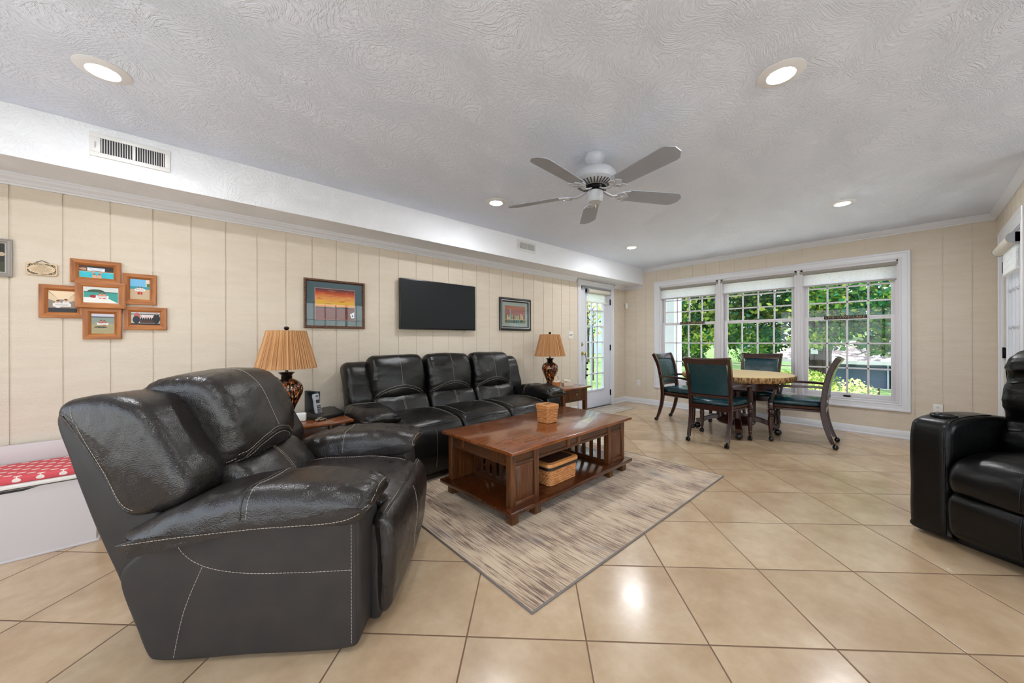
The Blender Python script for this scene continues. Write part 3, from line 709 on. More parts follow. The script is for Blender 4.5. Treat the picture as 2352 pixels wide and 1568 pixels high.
def seating(root, Wd, seats, sq=1.0, arm=.24, leathr=m_leather, side=m_vinyl, hi=True, lift=0.0):
    """reclining seat unit, local x forward, y to the left; seats = [(t0,t1)]; sq squashes the back depth"""
    def X(p): return [((-.45 + (s + .45)*sq) if s < -.45 else s, z) for s, z in p]
    def X3(p): return [((-.45 + (s + .45)*sq) if s < -.45 else s, t, z) for s, t, z in p]
    md = 16 if hi else 10
    # arm bodies (side panels)
    side_ring = X([(-.60, .47), (-.70, .415), (-.775, .345), (-.782, .30), (-.73, .14), (-.685, .03), (-.66, .018), (-.35, .018), (-.02, .018), (.028, .03), (.038, .08), (.042, .28), (.040, .46), (.02, .51), (-.2, .52), (-.45, .50)])
    for sgn in (0, 1):
        a, b = (0, arm - .02) if sgn == 0 else (Wd - arm + .02, Wd)
        bm = puff(side_ring, a, b, r=.018, wr=.002, wsc=4, mid=4)
        ty = 0 if sgn == 0 else Wd
        o = bm_obj(bm, 'side_panel', side, root,
            stitches=[X3([(-.60, ty, .455), (-.565, ty, .40), (-.50, ty, .355), (-.38, ty, .325), (-.2, ty, .315), (.012, ty, .312)]),
                      X3([(.012, ty, .49), (.012, ty, .3), (.012, ty, .03)]), X3([(-.50, ty, .35), (-.56, ty, .2), (-.60, ty, .03)])], seams=[X3([(.026, ty, .49), (.026, ty, .03)])])
    # arm pads
    pad = X([(-.76, .475), (-.74, .43), (-.66, .445), (-.5, .47), (-.3, .487), (-.1, .492), (.02, .492), (.07, .512), (.092, .55), (.080, .588), (.03, .612), (-.08, .626), (-.22, .632), (-.36, .622), (-.50, .592), (-.62, .548), (-.72, .50)])
    for sgn in (0, 1):
        a, b = (-.045, arm + .015) if sgn == 0 else (Wd - arm - .015, Wd + .045)
        def fr(co):
            d = 0
            if co.x > -.02: d -= .010*abs(math.sin(co.y*85 + 2*noise.noise(co*9)))*min(1, (co.x + .02)/.07)
            d += .005*max(0, math.sin(62*(co.x + .55*co.z) + 2.5*noise.noise(co*6)))*math.exp(-((co.x + .50)/.13)**2)
            return d
        bm = puff(pad, a, b, r=.085, rt=.075, down=.12, wr=.0075, wsc=8, aniso=(1.9, .7, 1), mid=8, fn=fr)
        ty = -.05 if sgn == 0 else Wd + .05; ti = 0.24 if sgn == 0 else Wd - .24; tm = arm/2 if sgn == 0 else Wd - arm/2
        e0 = -.02 if sgn == 0 else Wd + .02; e1 = arm if sgn == 0 else Wd - arm
        dbl = [[(s_, e0, .50), (s_, e0 + (tm-e0)*.3, .62), (s_ + .01, tm, .68), (s_ + .015, e1, .60), (s_ + .015, e1, .51)] for s_ in (-.345, -.325)]
        bm_obj(bm, 'arm_pad', leathr, root, seams=[dbl[0]],
            stitches=dbl + [[(-.72, ty, .46), (-.6, ty, .475), (-.3, ty, .50), (0, ty, .515), (.06, ty*1 + (.02 if sgn == 0 else -.02), .54), (.085, tm, .585), (.08, e1, .57)]], seam_r=.004)
    # back shell
    back = X([(-1.085, .86), (-1.045, .72), (-.97, .50), (-.885, .29), (-.80, .10), (-.72, .07), (-.66, .2), (-.68, .4), (-.78, .62), (-.88, .84), (-.93, .915), (-1.0, .93), (-1.06, .915)])
    bm = puff(back, .085, Wd - .085, r=.03, wr=.004, wsc=5, mid=10); bm_obj(bm, 'back_shell', side, root)
    g = G()
    xb = (-.45 + (-.60 + .45)*sq)
    g.box((xb, .12, .02), (-.02, Wd - .12, .36), bev=.02); g.build('base', side, root)
    # wings
    wing = X([(-1.065, .875), (-1.05, .925), (-.99, .945), (-.88, .950), (-.78, .915), (-.71, .83), (-.65, .72), (-.60, .62), (-.61, .55), (-.68, .515), (-.80, .495), (-.845, .52), (-.90, .63), (-.98, .76)])
    for sgn in (0, 1):
        a, b = (.055, arm + .06) if sgn == 0 else (Wd - arm - .06, Wd - .055)
        bm = puff(wing, a, b, r=.055, wr=.009, wsc=7, mid=6, aniso=(1, .8, 1.4))
        ty = .05 if sgn == 0 else Wd - .05
        bm_obj(bm, 'wing_cushion', leathr, root, seams=[X3([(-1.02, ty, .88), (-.93, ty, .72), (-.85, ty, .56), (-.80, ty, .52)])], stitches=[X3([(-1.0, ty, .92), (-.98, ty, .86), (-.90, ty, .70), (-.83, ty, .56), (-.78, ty, .525)])])
    # per-seat cushions
    head = X([(-.98, .90), (-.94, .962), (-.86, .994), (-.77, 1.004), (-.69, .99), (-.615, .925), (-.565, .82), (-.53, .71), (-.545, .645), (-.60, .61), (-.68, .62), (-.82, .70), (-.90, .80)])
    lumb = X([(-.72, .60), (-.60, .63), (-.53, .60), (-.47, .53), (-.44, .46), (-.45, .40), (-.55, .38), (-.68, .42), (-.75, .5)])
    seat = [(-.56, .40), (-.52, .465), (-.38, .50), (-.2, .505), (-.05, .497), (.04, .48), (.09, .450), (.10, .40), (.05, .36), (-.2, .35), (-.5, .35)]
    foot = [(.05, .435), (.085, .445), (.118, .41), (.134, .34), (.134, .24), (.124, .13), (.108, .06), (.085, .045), (.06, .07), (.05, .25)]
    for i, (a, b) in enumerate(seats):
        c = (a + b)/2
        def droop(q, tau):
            k = max(0, min(1, (.80 - q.z)/.18))*tau*tau; return Vector((q.x - .05*k, q.y, q.z - .055*k))
        bm = puff(head, a + .012, b - .022, r=.06, rt=.05, bulge=.014, wr=.009, wsc=7, gather=.006, aniso=(1, .8, 1.2), mid=md, warp=droop)
        arc = lambda dz, ds=0: X3([(-.62 + ds, a + .03, .60 + dz), (-.57 + ds, a + .10, .66 + dz), (-.53 + ds, c, .705 + dz), (-.57 + ds, b - .12, .66 + dz), (-.62 + ds, b - .05, .61 + dz)])
        bm_obj(bm, 'head_cushion', leathr, root, seams=[arc(.012)], stitches=[arc(.0), arc(.024), X3([(-.84, c - .004, 1.04), (-.70, c, 1.02), (-.60, c, .90), (-.54, c, .73)])], seam_r=.005)
        bm = puff(lumb, a + .006, b - .006, r=.05, rt=.04, bulge=.016, wr=.008, wsc=8, mid=md)
        bm_obj(bm, 'lumbar_cushion', leathr, root, stitches=[X3([(-.58, c, .65), (-.50, c, .57), (-.45, c, .45)]), X3([(-.58, c + .012, .65), (-.50, c + .012, .57), (-.45, c + .012, .45)])])
        a2 = a - (.11 if i == 0 else -.004); b2 = b + (.11 if i == len(seats)-1 else -.004)
        bm = puff(seat, a + .004, b - .004, r=.04, rt=.04, bulge=.012, wr=.006, wsc=6, mid=md)
        bm_obj(bm, 'seat_cushion', leathr, root, stitches=[[(-.5, a + .07, .50), (-.2, a + .06, .52), (.06, a + .06, .50)], [(-.5, b - .07, .50), (-.2, b - .06, .52), (.06, b - .06, .50)]])
        bm = puff(foot, a2, b2, r=.03, rt=.03, bulge=.014, wr=.007, wsc=7, aniso=(1, .6, 1.2), mid=md)
        top = [[(.10 + q, a2 + .02, .47), (.115 + q, a + .1, .48), (.12 + q, c, .49), (.115 + q, b - .1, .48), (.10 + q, b2 - .02, .47)] for q in (-.008, .018)]
        bm_obj(bm, 'footrest_pad', leathr, root, seams=[[(.10, a2 + .02, .47), (.125, a + .1, .48), (.13, c, .49), (.125, b - .1, .48), (.10, b2 - .02, .47)]], stitches=top + [[(.2, c, .45), (.2, c, .3), (.19, c, .09)]], seam_r=.005)
        fp = [(.03, .40), (.072, .40), (.078, .2), (.074, .03), (.045, .022), (.03, .03)]
        bm = puff(fp, a2 + .006, b2 - .006, r=.01, mid=4); bm_obj(bm, 'footrest_panel', side, root)
REC = thing('recliner', 'large espresso leather recliner in the left foreground with stitched seams', 'recliner', (.435, 1.389, .0), R(-38.2))
seating(REC, 1.0, [(.24, .76)])
SO = thing('sofa', 'three-seat dark leather reclining sofa against the panelled wall under the TV', 'sofa', (.992, 2.775, 0), R(-90))
seating(SO, 2.22, [(.245, .822), (.822, 1.398), (1.398, 1.975)], sq=.60, leathr=m_sofaleather, side=m_sofaleather)
# black home-theatre recliner on the right
TR = thing('recliner', 'black leather recliner with cup holder arm at the right edge of photo', 'recliner', (3.235, .012, 0), math.atan2(.488, -.873))
WT = .92
armr = [(-.80, .05), (-.78, .02), (-.4, .02), (-.02, .02), (.0, .05), (.004, .3), (.003, .60), (-.02, .665), (-.08, .69), (-.3, .705), (-.5, .69), (-.66, .655), (-.76, .58), (-.81, .4)]
for a, b in ((0, .185), (WT - .185, WT)):
    bm = puff(armr, a, b, r=.035, rt=.045, wr=.004, wsc=6, mid=6, down=.4)
    bm_obj(bm, 'arm', m_blackleather, TR, seams=[[(.0, a + (.165 if a < .1 else .02), .05), (.005, a + (.165 if a < .1 else .02), .4), (-.01, a + (.16 if a < .1 else .025), .64), (-.1, a + (.155 if a < .1 else .03), .69), (-.4, a + (.155 if a < .1 else .03), .70)]], seam_r=.005)
for a in (.092, WT - .092):
    g = G(); g.lathe([(.052, .688), (.056, .702), (.052, .708), (.044, .706), (.042, .70), (.041, .64), (0, .64)], c=(-.13, a, 0), seg=32); g.build('cup_holder', m_black, TR)
sr = [(-.6, .36), (-.55, .46), (-.35, .505), (-.1, .50), (.0, .475), (.045, .42), (.05, .36), (.02, .305), (-.1, .29), (-.5, .29)]
bm = puff(sr, .19, WT - .19, r=.04, bulge=.03, wr=.008, wsc=6, mid=14)
bm_obj(bm, 'seat_cushion', m_blackleather, TR, seams=[[(-.4, .46, .53), (-.1, .46, .54), (.07, .46, .44), (.06, .46, .33)]], seam_r=.005)
fr_ = [(-.1, .30), (.02, .298), (.05, .27), (.052, .18), (.035, .09), (.0, .06), (-.1, .06)]
bm = puff(fr_, .19, WT - .19, r=.03, bulge=.02, wr=.006, wsc=6, mid=14)
bm_obj(bm, 'footrest_pad', m_blackleather, TR, seams=[[(.0, .46, .32), (.08, .46, .2), (.05, .46, .08)]], seam_r=.005)
br_ = [(-.56, .40), (-.46, .42), (-.40, .50), (-.40, .60), (-.45, .68), (-.42, .78), (-.44, .88), (-.47, .93), (-.445, .98), (-.50, 1.05), (-.62, 1.085), (-.74, 1.06), (-.80, .95), (-.78, .6), (-.70, .35)]
bm = puff(br_, .17, WT - .17, r=.05, bulge=.015, wr=.012, wsc=7, mid=16, gather=.008)
bm_obj(bm, 'back_cushion', m_blackleather, TR, seams=[[(-.38, .2, .66), (-.40, .46, .68), (-.38, WT - .2, .66)], [(-.42, .2, .93), (-.44, .46, .93), (-.42, WT - .2, .93)]], seam_r=.005)
g = G(); g.box((-.72, .15, .0), (-.06, WT - .15, .30), bev=.02); g.build('base', m_black, TR)
# ------------------------------------------------------------------ coffee table
CT = thing('coffee_table', 'mission style brown wood coffee table standing on the striped rug', 'coffee table', (1.475, 1.662, .008), R(1.6))
tw, td = 1.375, .685; TZ = .462
g = G(); g.box((-.03, -.042, TZ - .022), (tw + .058, td + .045, TZ), bev=.005)
ct_top = g.build('tabletop', m_top, CT)
g = G(); zt = TZ + .0003
for y in (.21, .235, .44, .465): g.box((.10, y - .0022, zt - .001), (tw - .10, y + .0022, zt))
for x in (.40, .425, .93, .955): g.box((x - .0022, .07, zt - .001), (x + .0022, td - .07, zt))
g.build('inlay_line', m_inlay, ct_top, smooth=0)
g = G(); g.box((-.045, -.05, .075), (tw + .05, td + .05, .105), bev=.008); g.build('lower_shelf', m_shelf, CT)
for x, y in [(a, b) for a in (.0, .21, tw - .26, tw - .05) for b in (-.01, td - .05)]:
    g = G(); g.box((x, y, .0), (x + .06, y + .06, .075), bev=.004); g.build('foot', m_oakv, CT)
P_ = .045
def face_x(y, s):   # long face at y, s = -1 front / +1 back
    y0, y1 = (y, y + P_) if s < 0 else (y - P_, y)
    for x in (0, .215, tw - .215 - P_, tw - P_):
        g = G(); g.box((x, y0, .105), (x + P_, y1, TZ - .022), bev=.004); g.build('post', m_oakv, CT)
    ya, yb = (y0 + .012, y1 - .01) if s < 0 else (y0 + .01, y1 - .012)
    for xa, xb in ((P_, .215), (.215 + P_, tw - .215 - P_), (tw - .215, tw - P_)):
        g = G(); g.box((xa, y0 + .004, TZ - .108), (xb, y1 - .004, TZ - .088), bev=.003); g.build('apron_rail', m_oak, CT)
        g = G(); g.box((xa, ya, TZ - .09), (xb, yb, TZ - .022)); g.build('apron', m_oak, CT)
    for x in (.57, .70):
        g = G(); g.box((x, y0 + .004, TZ - .09), (x + .032, y1 - .004, TZ - .022), bev=.003); g.build('apron_divider', m_oakv, CT)
    for xa in (P_, tw - .215):
        xb = xa + .17; g = G(); z0, z1 = .135, TZ - .112
        g.box((xa, ya, z0 - .03), (xb, yb, z1 + .01))
        yo = y0 if s < 0 else y1; sg = 1 if s < 0 else -1
        m_ = .022; q = [(xa + .006, z0), (xb - .006, z0), (xb - .006, z1), (xa + .006, z1)]; qi = [(xa + m_ + .006, z0 + m_), (xb - m_ - .006, z0 + m_), (xb - m_ - .006, z1 - m_), (xa + m_ + .006, z1 - m_)]
        yf = ya if s < 0 else yb
        A = [(x, yf - sg*.002, z) for x, z in q]; B = [(x, yf - sg*.012, z) for x, z in qi]
        g.ring_sweep([A, B]); g.box((xa, yo + sg*.004 if s < 0 else yo - .02, .105), (xb, yo + .02 if s < 0 else yo - .004, .131), bev=.002)
        g.build('raised_panel', m_brownv, CT)
face_x(0, -1); face_x(td, 1)
for s, x in ((-1, 0), (1, tw)):
    x0, x1 = (x, x + P_) if s < 0 else (x - P_, x)
    g = G(); g.box((x0 + .004, P_, TZ - .108), (x1 - .004, td - P_, TZ - .088), bev=.003); g.build('apron_rail', m_oak, CT)
    g = G(); g.box((x0 + .012, P_, TZ - .09), (x1 - .01, td - P_, TZ - .022)); g.build('apron', m_oak, CT)
    for y in (.14, .50):
        g = G(); g.box((x0 + .004, y, TZ - .09), (x1 - .004, y + .035, TZ - .022), bev=.003); g.build('apron_divider', m_oakv, CT)
# inner slatted partitions
for x in (.215, tw - .215 - .03):
    for y0, y1 in ((P_, .20), (td - .20, td - P_)):
        pass
    g = G(); g.box((x, P_, .105), (x + .03, td - P_, .135)); g.box((x, P_, TZ - .108), (x + .03, td - P_, TZ - .08)); g.build('partition_rail', m_oak, CT)
    for k in range(7):
        y = .10 + k*.078; g = G(); g.box((x + .004, y, .135), (x + .026, y + .024, TZ - .108)); g.build('slat', m_brownv, CT)
# ------------------------------------------------------------------ woven baskets
m_weave = mat('honey_maple_splint', 'c98d56', .45, coat=.15, col2='ab6c38', nscale=9, nstretch=(2, 2, 9), ndetail=5)
m_weavetop = mat('honey_wood_lid', 'cf9155', .35, coat=.3, col2='bb7a42', nscale=5, nstretch=(1, 12, 1))
m_darkband = mat('dark_stained_band', '1d1712', .5)
def weave(w, d, h, rows, flare=1.0, cr=.02, amp=.0048, splint=.012):
    """woven splint wall: rows of over-under splints round a rounded rectangle"""
    g = G(); per = []
    def rr(W2, D2, c):
        pts = []
        for sx, sy, a0 in ((1, 1, 0), (-1, 1, 90), (-1, -1, 180), (1, -1, 270)):
            for k in range(5):
                a = R(a0 + 90*k/4); pts.append((sx*(W2 - c) + c*math.cos(a), sy*(D2 - c) + c*math.sin(a)))
        return pts
    base = rr(w/2, d/2, cr); n0 = len(base); L = [0]
    for i in range(n0): L.append(L[-1] + math.dist(base[i], base[(i+1) % n0]))
    tot = L[-1]; ns = max(12, round(tot/splint/2)*2); M = ns*4
    def at(u):
        x = (u % 1)*tot
        for i in range(n0):
            if L[i+1] >= x:
                k = (x - L[i])/(L[i+1] - L[i]); a = Vector(base[i]); b = Vector(base[(i+1) % n0]); p = a.lerp(b, k); t = (b - a).normalized(); return p, Vector((t.y, -t.x))
        return Vector(base[0]), Vector((1, 0))
    smp = [at(k/M) for k in range(M)]; rowh = h/rows
    rings = []
    for r_ in range(rows):
        for f, kk in ((.04, .0), (.2, .8), (.5, 1), (.8, .8), (.96, .0)):
            z = (r_ + f)*rowh; sc = 1 + (flare - 1)*(z/h); ring = []
            for k in range(M):
                p, nn = smp[k]; wv = math.cos(PI*(k/4 + r_)); off = amp*(.35 + .65*wv)*kk - .002*(1 - kk)
                ring.append((p.x*sc + nn.x*off, p.y*sc + nn.y*off, z))
            rings.append(ring)
    g.ring_sweep(rings, cap=True); return g
def rrect(w, d, c, z, k=5):
    pts = []
    for sx, sy, a0 in ((1, 1, 0), (-1, 1, 90), (-1, -1, 180), (1, -1, 270)):
        for j in range(k): a = R(a0 + 90*j/(k-1)); pts.append((sx*(w/2 - c) + c*math.cos(a), sy*(d/2 - c) + c*math.sin(a), z))
    return pts
TB = thing('tissue_basket', 'small square woven tissue box basket with slotted wood lid on the coffee table', 'basket', (2.225, 2.045, TZ + .009), R(-2))
weave(.118, .118, .118, 9, 1.14, .014).build('woven_wall', m_weave, TB, smooth=50)
g = G(); g.ring_sweep([rrect(.136*q, .136*q, .016, z) for q, z in ((1.0, .108), (1.05, .110), (1.06, .130), (1.04, .134))]); g.build('rim_band', m_weave, TB)
g = G(); g.ring_sweep([rrect(.144*q, .144*q, .02, z) for q, z in ((.99, .134), (1.03, .136), (1.03, .146), (1.0, .149))]); lid = g.build('lid', m_weavetop, TB)
g = G(); g.ring_sweep([[(.034*math.cos(a)*1, .011*math.sin(a), z) for a in [2*PI*k/20 for k in range(20)]] for z in (.1485, .1496)]); g.build('slot', m_darkband, lid)
LB = thing('lidded_basket', 'larger rectangular woven basket with lid on the lower table shelf', 'basket', (2.045, 1.805, .1135), R(1.6))
weave(.31, .17, .118, 8, 1.07, .03).build('woven_wall', m_weave, LB, smooth=50)
g = G(); g.ring_sweep([rrect(.335*q, .185*q, .035, z) for q, z in ((1.0, .112), (1.03, .113), (1.03, .134), (1.0, .135))]); bd = g.build('dark_band', m_darkband, LB)
g = G()
for k in range(12): g.sphere((-.15 + k*.0272, -.0965, .1235), .0022, seg=6)
g.build('tack', m_brass, bd)
g = G(); g.ring_sweep([rrect(.355*q, .20*q, .04, z) for q, z in ((.97, .134), (1.0, .137), (1.0, .152), (.98, .158), (.86, .161))]); ld = g.build('lid', m_weavetop, LB)
g = G(); g.ring_sweep([rrect(.28, .14, .03, z) for z in (.158, .1625)]); g.build('lid_inset', mat('dark_woven_lid_inset', '2b1a12', .5, col2='54301c', nscale=60), ld)
# ------------------------------------------------------------------ rug and door mat
def rug_mat(name, stops, scale=1.0):
    m = mat(name, 'a5937c', .95, sheen=.3); N, L, b = nodes_of(m)
    tc = N.new('ShaderNodeTexCoord')
    def nz(st, sc, det=5, ro=.6):
        mp = N.new('ShaderNodeMapping'); mp.inputs['Scale'].default_value = st; L.new(tc.outputs['Object'], mp.inputs[0])
        n = N.new('ShaderNodeTexNoise'); n.inputs['Scale'].default_value = sc; n.inputs['Detail'].default_value = det; n.inputs['Roughness'].default_value = ro; L.new(mp.outputs[0], n.inputs['Vector']); return n
    n1 = nz((30, 1.0, 1), 4.2*scale, 6, .7); n2 = nz((1.6, 1.2, 1), 2.2*scale, 3); n3 = nz((1, 1, 1), 300, 2)
    a = N.new('ShaderNodeMath'); a.operation = 'MULTIPLY_ADD'; a.inputs[1].default_value = .55; L.new(n2.outputs['Fac'], a.inputs[0])
    a2 = N.new('ShaderNodeMath'); a2.operation = 'MULTIPLY_ADD'; a2.inputs[1].default_value = 1.0; a2.inputs[2].default_value = -.27; L.new(n1.outputs['Fac'], a2.inputs[0]); L.new(a2.outputs[0], a.inputs[2])
    rp = N.new('ShaderNodeValToRGB'); e = rp.color_ramp.elements
    e[0].position, e[0].color = stops[0][0], hexc(stops[0][1]); e[1].position, e[1].color = stops[-1][0], hexc(stops[-1][1])
    for p, c in stops[1:-1]: q = e.new(p); q.color = hexc(c)
    L.new(a.outputs[0], rp.inputs[0])
    gr = N.new('ShaderNodeMixRGB'); gr.inputs[2].default_value = hexc('8b9096'); n4 = nz((.9, .6, 1), 3.1*scale, 3)
    mr = N.new('ShaderNodeMapRange'); mr.inputs['From Min'].default_value = .54; mr.inputs['From Max'].default_value = .66; mr.inputs['To Max'].default_value = .3; L.new(n4.outputs['Fac'], mr.inputs['Value'])
    L.new(mr.outputs[0], gr.inputs[0]); L.new(rp.outputs[0], gr.inputs[1]); L.new(gr.outputs[0], b.inputs['Base Color'])
    bp = N.new('ShaderNodeBump'); bp.inputs['Strength'].default_value = .7; bp.inputs['Distance'].default_value = .004; L.new(n3.outputs['Fac'], bp.inputs['Height']); L.new(bp.outputs[0], b.inputs['Normal'])
    return m
m_rug = rug_mat('striated_beige_rug_pile', [(.33, '56402f'), (.42, '7f6350'), (.47, 'ae9479'), (.55, 'c9b294'), (.72, 'd9c4a6')])
m_rugedge = mat('gray_rug_binding', '76706c', .9, bump=.4, bscale=200)
RG = thing('area_rug', 'beige and brown striated area rug under the coffee table', 'rug', (1.067, 1.07, .0), R(-.3))
rw, rd = 2.27, 1.60
g = G(); g.box((.008, .008, .0005), (rw - .008, rd - .008, .008)); g.build('pile', m_rug, RG, smooth=0)
g = G(); g.tube([(.004, .004, .005), (rw - .004, .004, .005), (rw - .004, rd - .004, .005), (.004, rd - .004, .005)], .0055, close=True, seg=8); g.build('binding', m_rugedge, RG)
m_mat = rug_mat('faded_door_mat', [(.3, '7d6d5e'), (.45, 'a39482'), (.6, 'bfb2a1'), (.75, 'd0c5b6')], 2.5)
DM = thing('door_mat', 'small faded beige door mat on the tiles before the glazed door', 'rug', (4.80, 3.13, 0), 0)
g = G(); g.box((0, 0, .0005), (.80, .47, .007), bev=.003); g.build('pile', m_mat, DM)
g = G(); g.tube([(.07, .06, .0075), (.73, .06, .0075), (.73, .41, .0075), (.07, .41, .0075)], .006, close=True, flat=.25); g.build('border_stripe', mat('tan_border', '9a8878', .9), DM)
# ------------------------------------------------------------------ end tables
def end_table(x0, y0, w, d, h, label, drawer=True, name='end_table'):
    t = thing(name, label, 'end table', (x0, y0, 0), 0, 'matching brown wood end tables beside the sofa')
    g = G(); g.box((0, 0, h - .022), (w, d, h), bev=.006); tp = g.build('tabletop', m_top, t)
    g = G()
    for y in (.13, d - .13): g.box((.06, y - .002, h - .0005), (w - .06, y + .002, h + .0004))
    for x in (.13, w - .13): g.box((x - .002, .06, h - .0005), (x + .002, d - .06, h + .0004))
    g.build('inlay_line', m_inlay, tp, smooth=0)
    i, L_ = .04, .048
    for x in (i, w - i - L_):
        for y in (i, d - i - L_):
            g = G(); g.box((x, y, 0), (x + L_, y + L_, h - .022), bev=.004); g.build('leg', m_brownv, t)
    za = h - .175
    for s in (0, 1):
        y0_, y1_ = (i + .006, i + .024) if s == 0 else (d - i - .024, d - i - .006)
        g = G(); g.box((i + L_, y0_, za), (w - i - L_, y1_, h - .022)); g.build('apron', m_oak, t)
        x0_, x1_ = (i + .006, i + .024) if s == 0 else (w - i - .024, w - i - .006)
        g = G(); g.box((x0_, i + L_, za), (x1_, d - i - L_, h - .022)); g.build('apron', m_oak, t)
    g = G(); g.box((i + L_, i - .002, za - .004), (w - i - L_, i + .03, za + .014), bev=.003); g.build('rail', m_oak, t)
    for x in (i + L_ + .055, w - i - L_ - .075):
        g = G(); g.box((x, i - .001, za + .014), (x + .02, i + .02, h - .022), bev=.002); g.build('apron_divider', m_brownv, t)
    dr = G(); dr.box((i + L_ + .08, i - .001, za + .02), (w - i - L_ - .08, i + .02, h - .03), bev=.004); q = dr.build('drawer', m_oak, t)
    g = G(); g.lathe([(0, 0), (.006, 0), (.006, .012), (.013, .016), (.014, .022), (.009, .027), (0, .028)], seg=18, mat=Matrix.Translation((w/2, i, h - .09)) @ Matrix.Rotation(PI/2, 4, 'X')); g.build('knob', m_knob, q)
    g = G(); g.box((i + .01, i + .01, .12), (w - i - .01, d - i - .01, .138), bev=.003); g.build('lower_shelf', m_shelf, t)
    return t
EH = .56
end_table(.375, 2.835, .56, .60, EH, 'brown wood end table with lamp and phone, between recliner and sofa')
end_table(3.335, 2.80, .565, .60, EH, 'brown wood end table with drawer, beside the glazed door', name='end_table')
# ------------------------------------------------------------------ table lamps
m_pleat = mat('tan_pleated_shade_silk', 'c8935f', .75)
def pleats(m):
    N, L, b = nodes_of(m); tc = N.new('ShaderNodeTexCoord'); sp = N.new('ShaderNodeSeparateXYZ'); L.new(tc.outputs['Object'], sp.inputs[0])
    at = N.new('ShaderNodeMath'); at.operation = 'ARCTAN2'; L.new(sp.outputs[1], at.inputs[0]); L.new(sp.outputs[0], at.inputs[1])
    n = N.new('ShaderNodeTexNoise'); n.noise_dimensions = '1D'; n.inputs['Scale'].default_value = 22; n.inputs['Detail'].default_value = 2; L.new(at.outputs[0], n.inputs['W'])
    r = N.new('ShaderNodeValToRGB'); r.color_ramp.elements[0].position = .36; r.color_ramp.elements[1].position = .62; r.color_ramp.elements[0].color = hexc('8f5c30'); r.color_ramp.elements[1].color = hexc('d4a472')
    L.new(n.outputs[0], r.inputs[0]); L.new(r.outputs[0], b.inputs['Base Color'])
pleats(m_pleat)
def mosaic():
    m = mat('amber_black_mosaic_glaze', '1a100b', .14, coat=.6); N, L, b = nodes_of(m)
    tc = N.new('ShaderNodeTexCoord'); sp = N.new('ShaderNodeSeparateXYZ'); L.new(tc.outputs['Object'], sp.inputs[0])
    at = N.new('ShaderNodeMath'); at.operation = 'ARCTAN2'; L.new(sp.outputs[1], at.inputs[0]); L.new(sp.outputs[0], at.inputs[1])
    cb = N.new('ShaderNodeCombineXYZ'); L.new(at.outputs[0], cb.inputs[0]); L.new(sp.outputs[2], cb.inputs[1])
    mp = N.new('ShaderNodeMapping'); mp.inputs['Scale'].default_value = (11, 34, 1); L.new(cb.outputs[0], mp.inputs[0])
    v = N.new('ShaderNodeTexVoronoi'); v.voronoi_dimensions = '2D'; v.inputs['Scale'].default_value = 1.0; L.new(mp.outputs[0], v.inputs['Vector'])
    ve = N.new('ShaderNodeTexVoronoi'); ve.voronoi_dimensions = '2D'; ve.feature = 'DISTANCE_TO_EDGE'; ve.inputs['Scale'].default_value = 1.0; L.new(mp.outputs[0], ve.inputs['Vector'])
    s2 = N.new('ShaderNodeSeparateColor'); L.new(v.outputs['Color'], s2.inputs[0])
    rp = N.new('ShaderNodeValToRGB'); e = rp.color_ramp.elements; rp.color_ramp.interpolation = 'CONSTANT'
    e[0].position, e[0].color = 0, hexc('120b08'); e[1].position, e[1].color = .88, hexc('d9a56c')
    for p, c in ((.34, '4a2212'), (.5, '9c4e1e'), (.66, 'b8622a'), (.78, '2a1a14')): q = e.new(p); q.color = hexc(c)
    L.new(s2.outputs[0], rp.inputs[0])
    mr = N.new('ShaderNodeMath'); mr.operation = 'LESS_THAN'; mr.inputs[1].default_value = .13; L.new(ve.outputs[0], mr.inputs[0])
    mx = N.new('ShaderNodeMixRGB'); mx.inputs[2].default_value = hexc('140c08'); L.new(mr.outputs[0], mx.inputs[0]); L.new(rp.outputs[0], mx.inputs[1]); L.new(mx.outputs[0], b.inputs['Base Color'])
    return m
m_mosaic = mosaic(); m_bronze = mat('dark_bronze_glaze', '231a14', .25, .5, coat=.4)
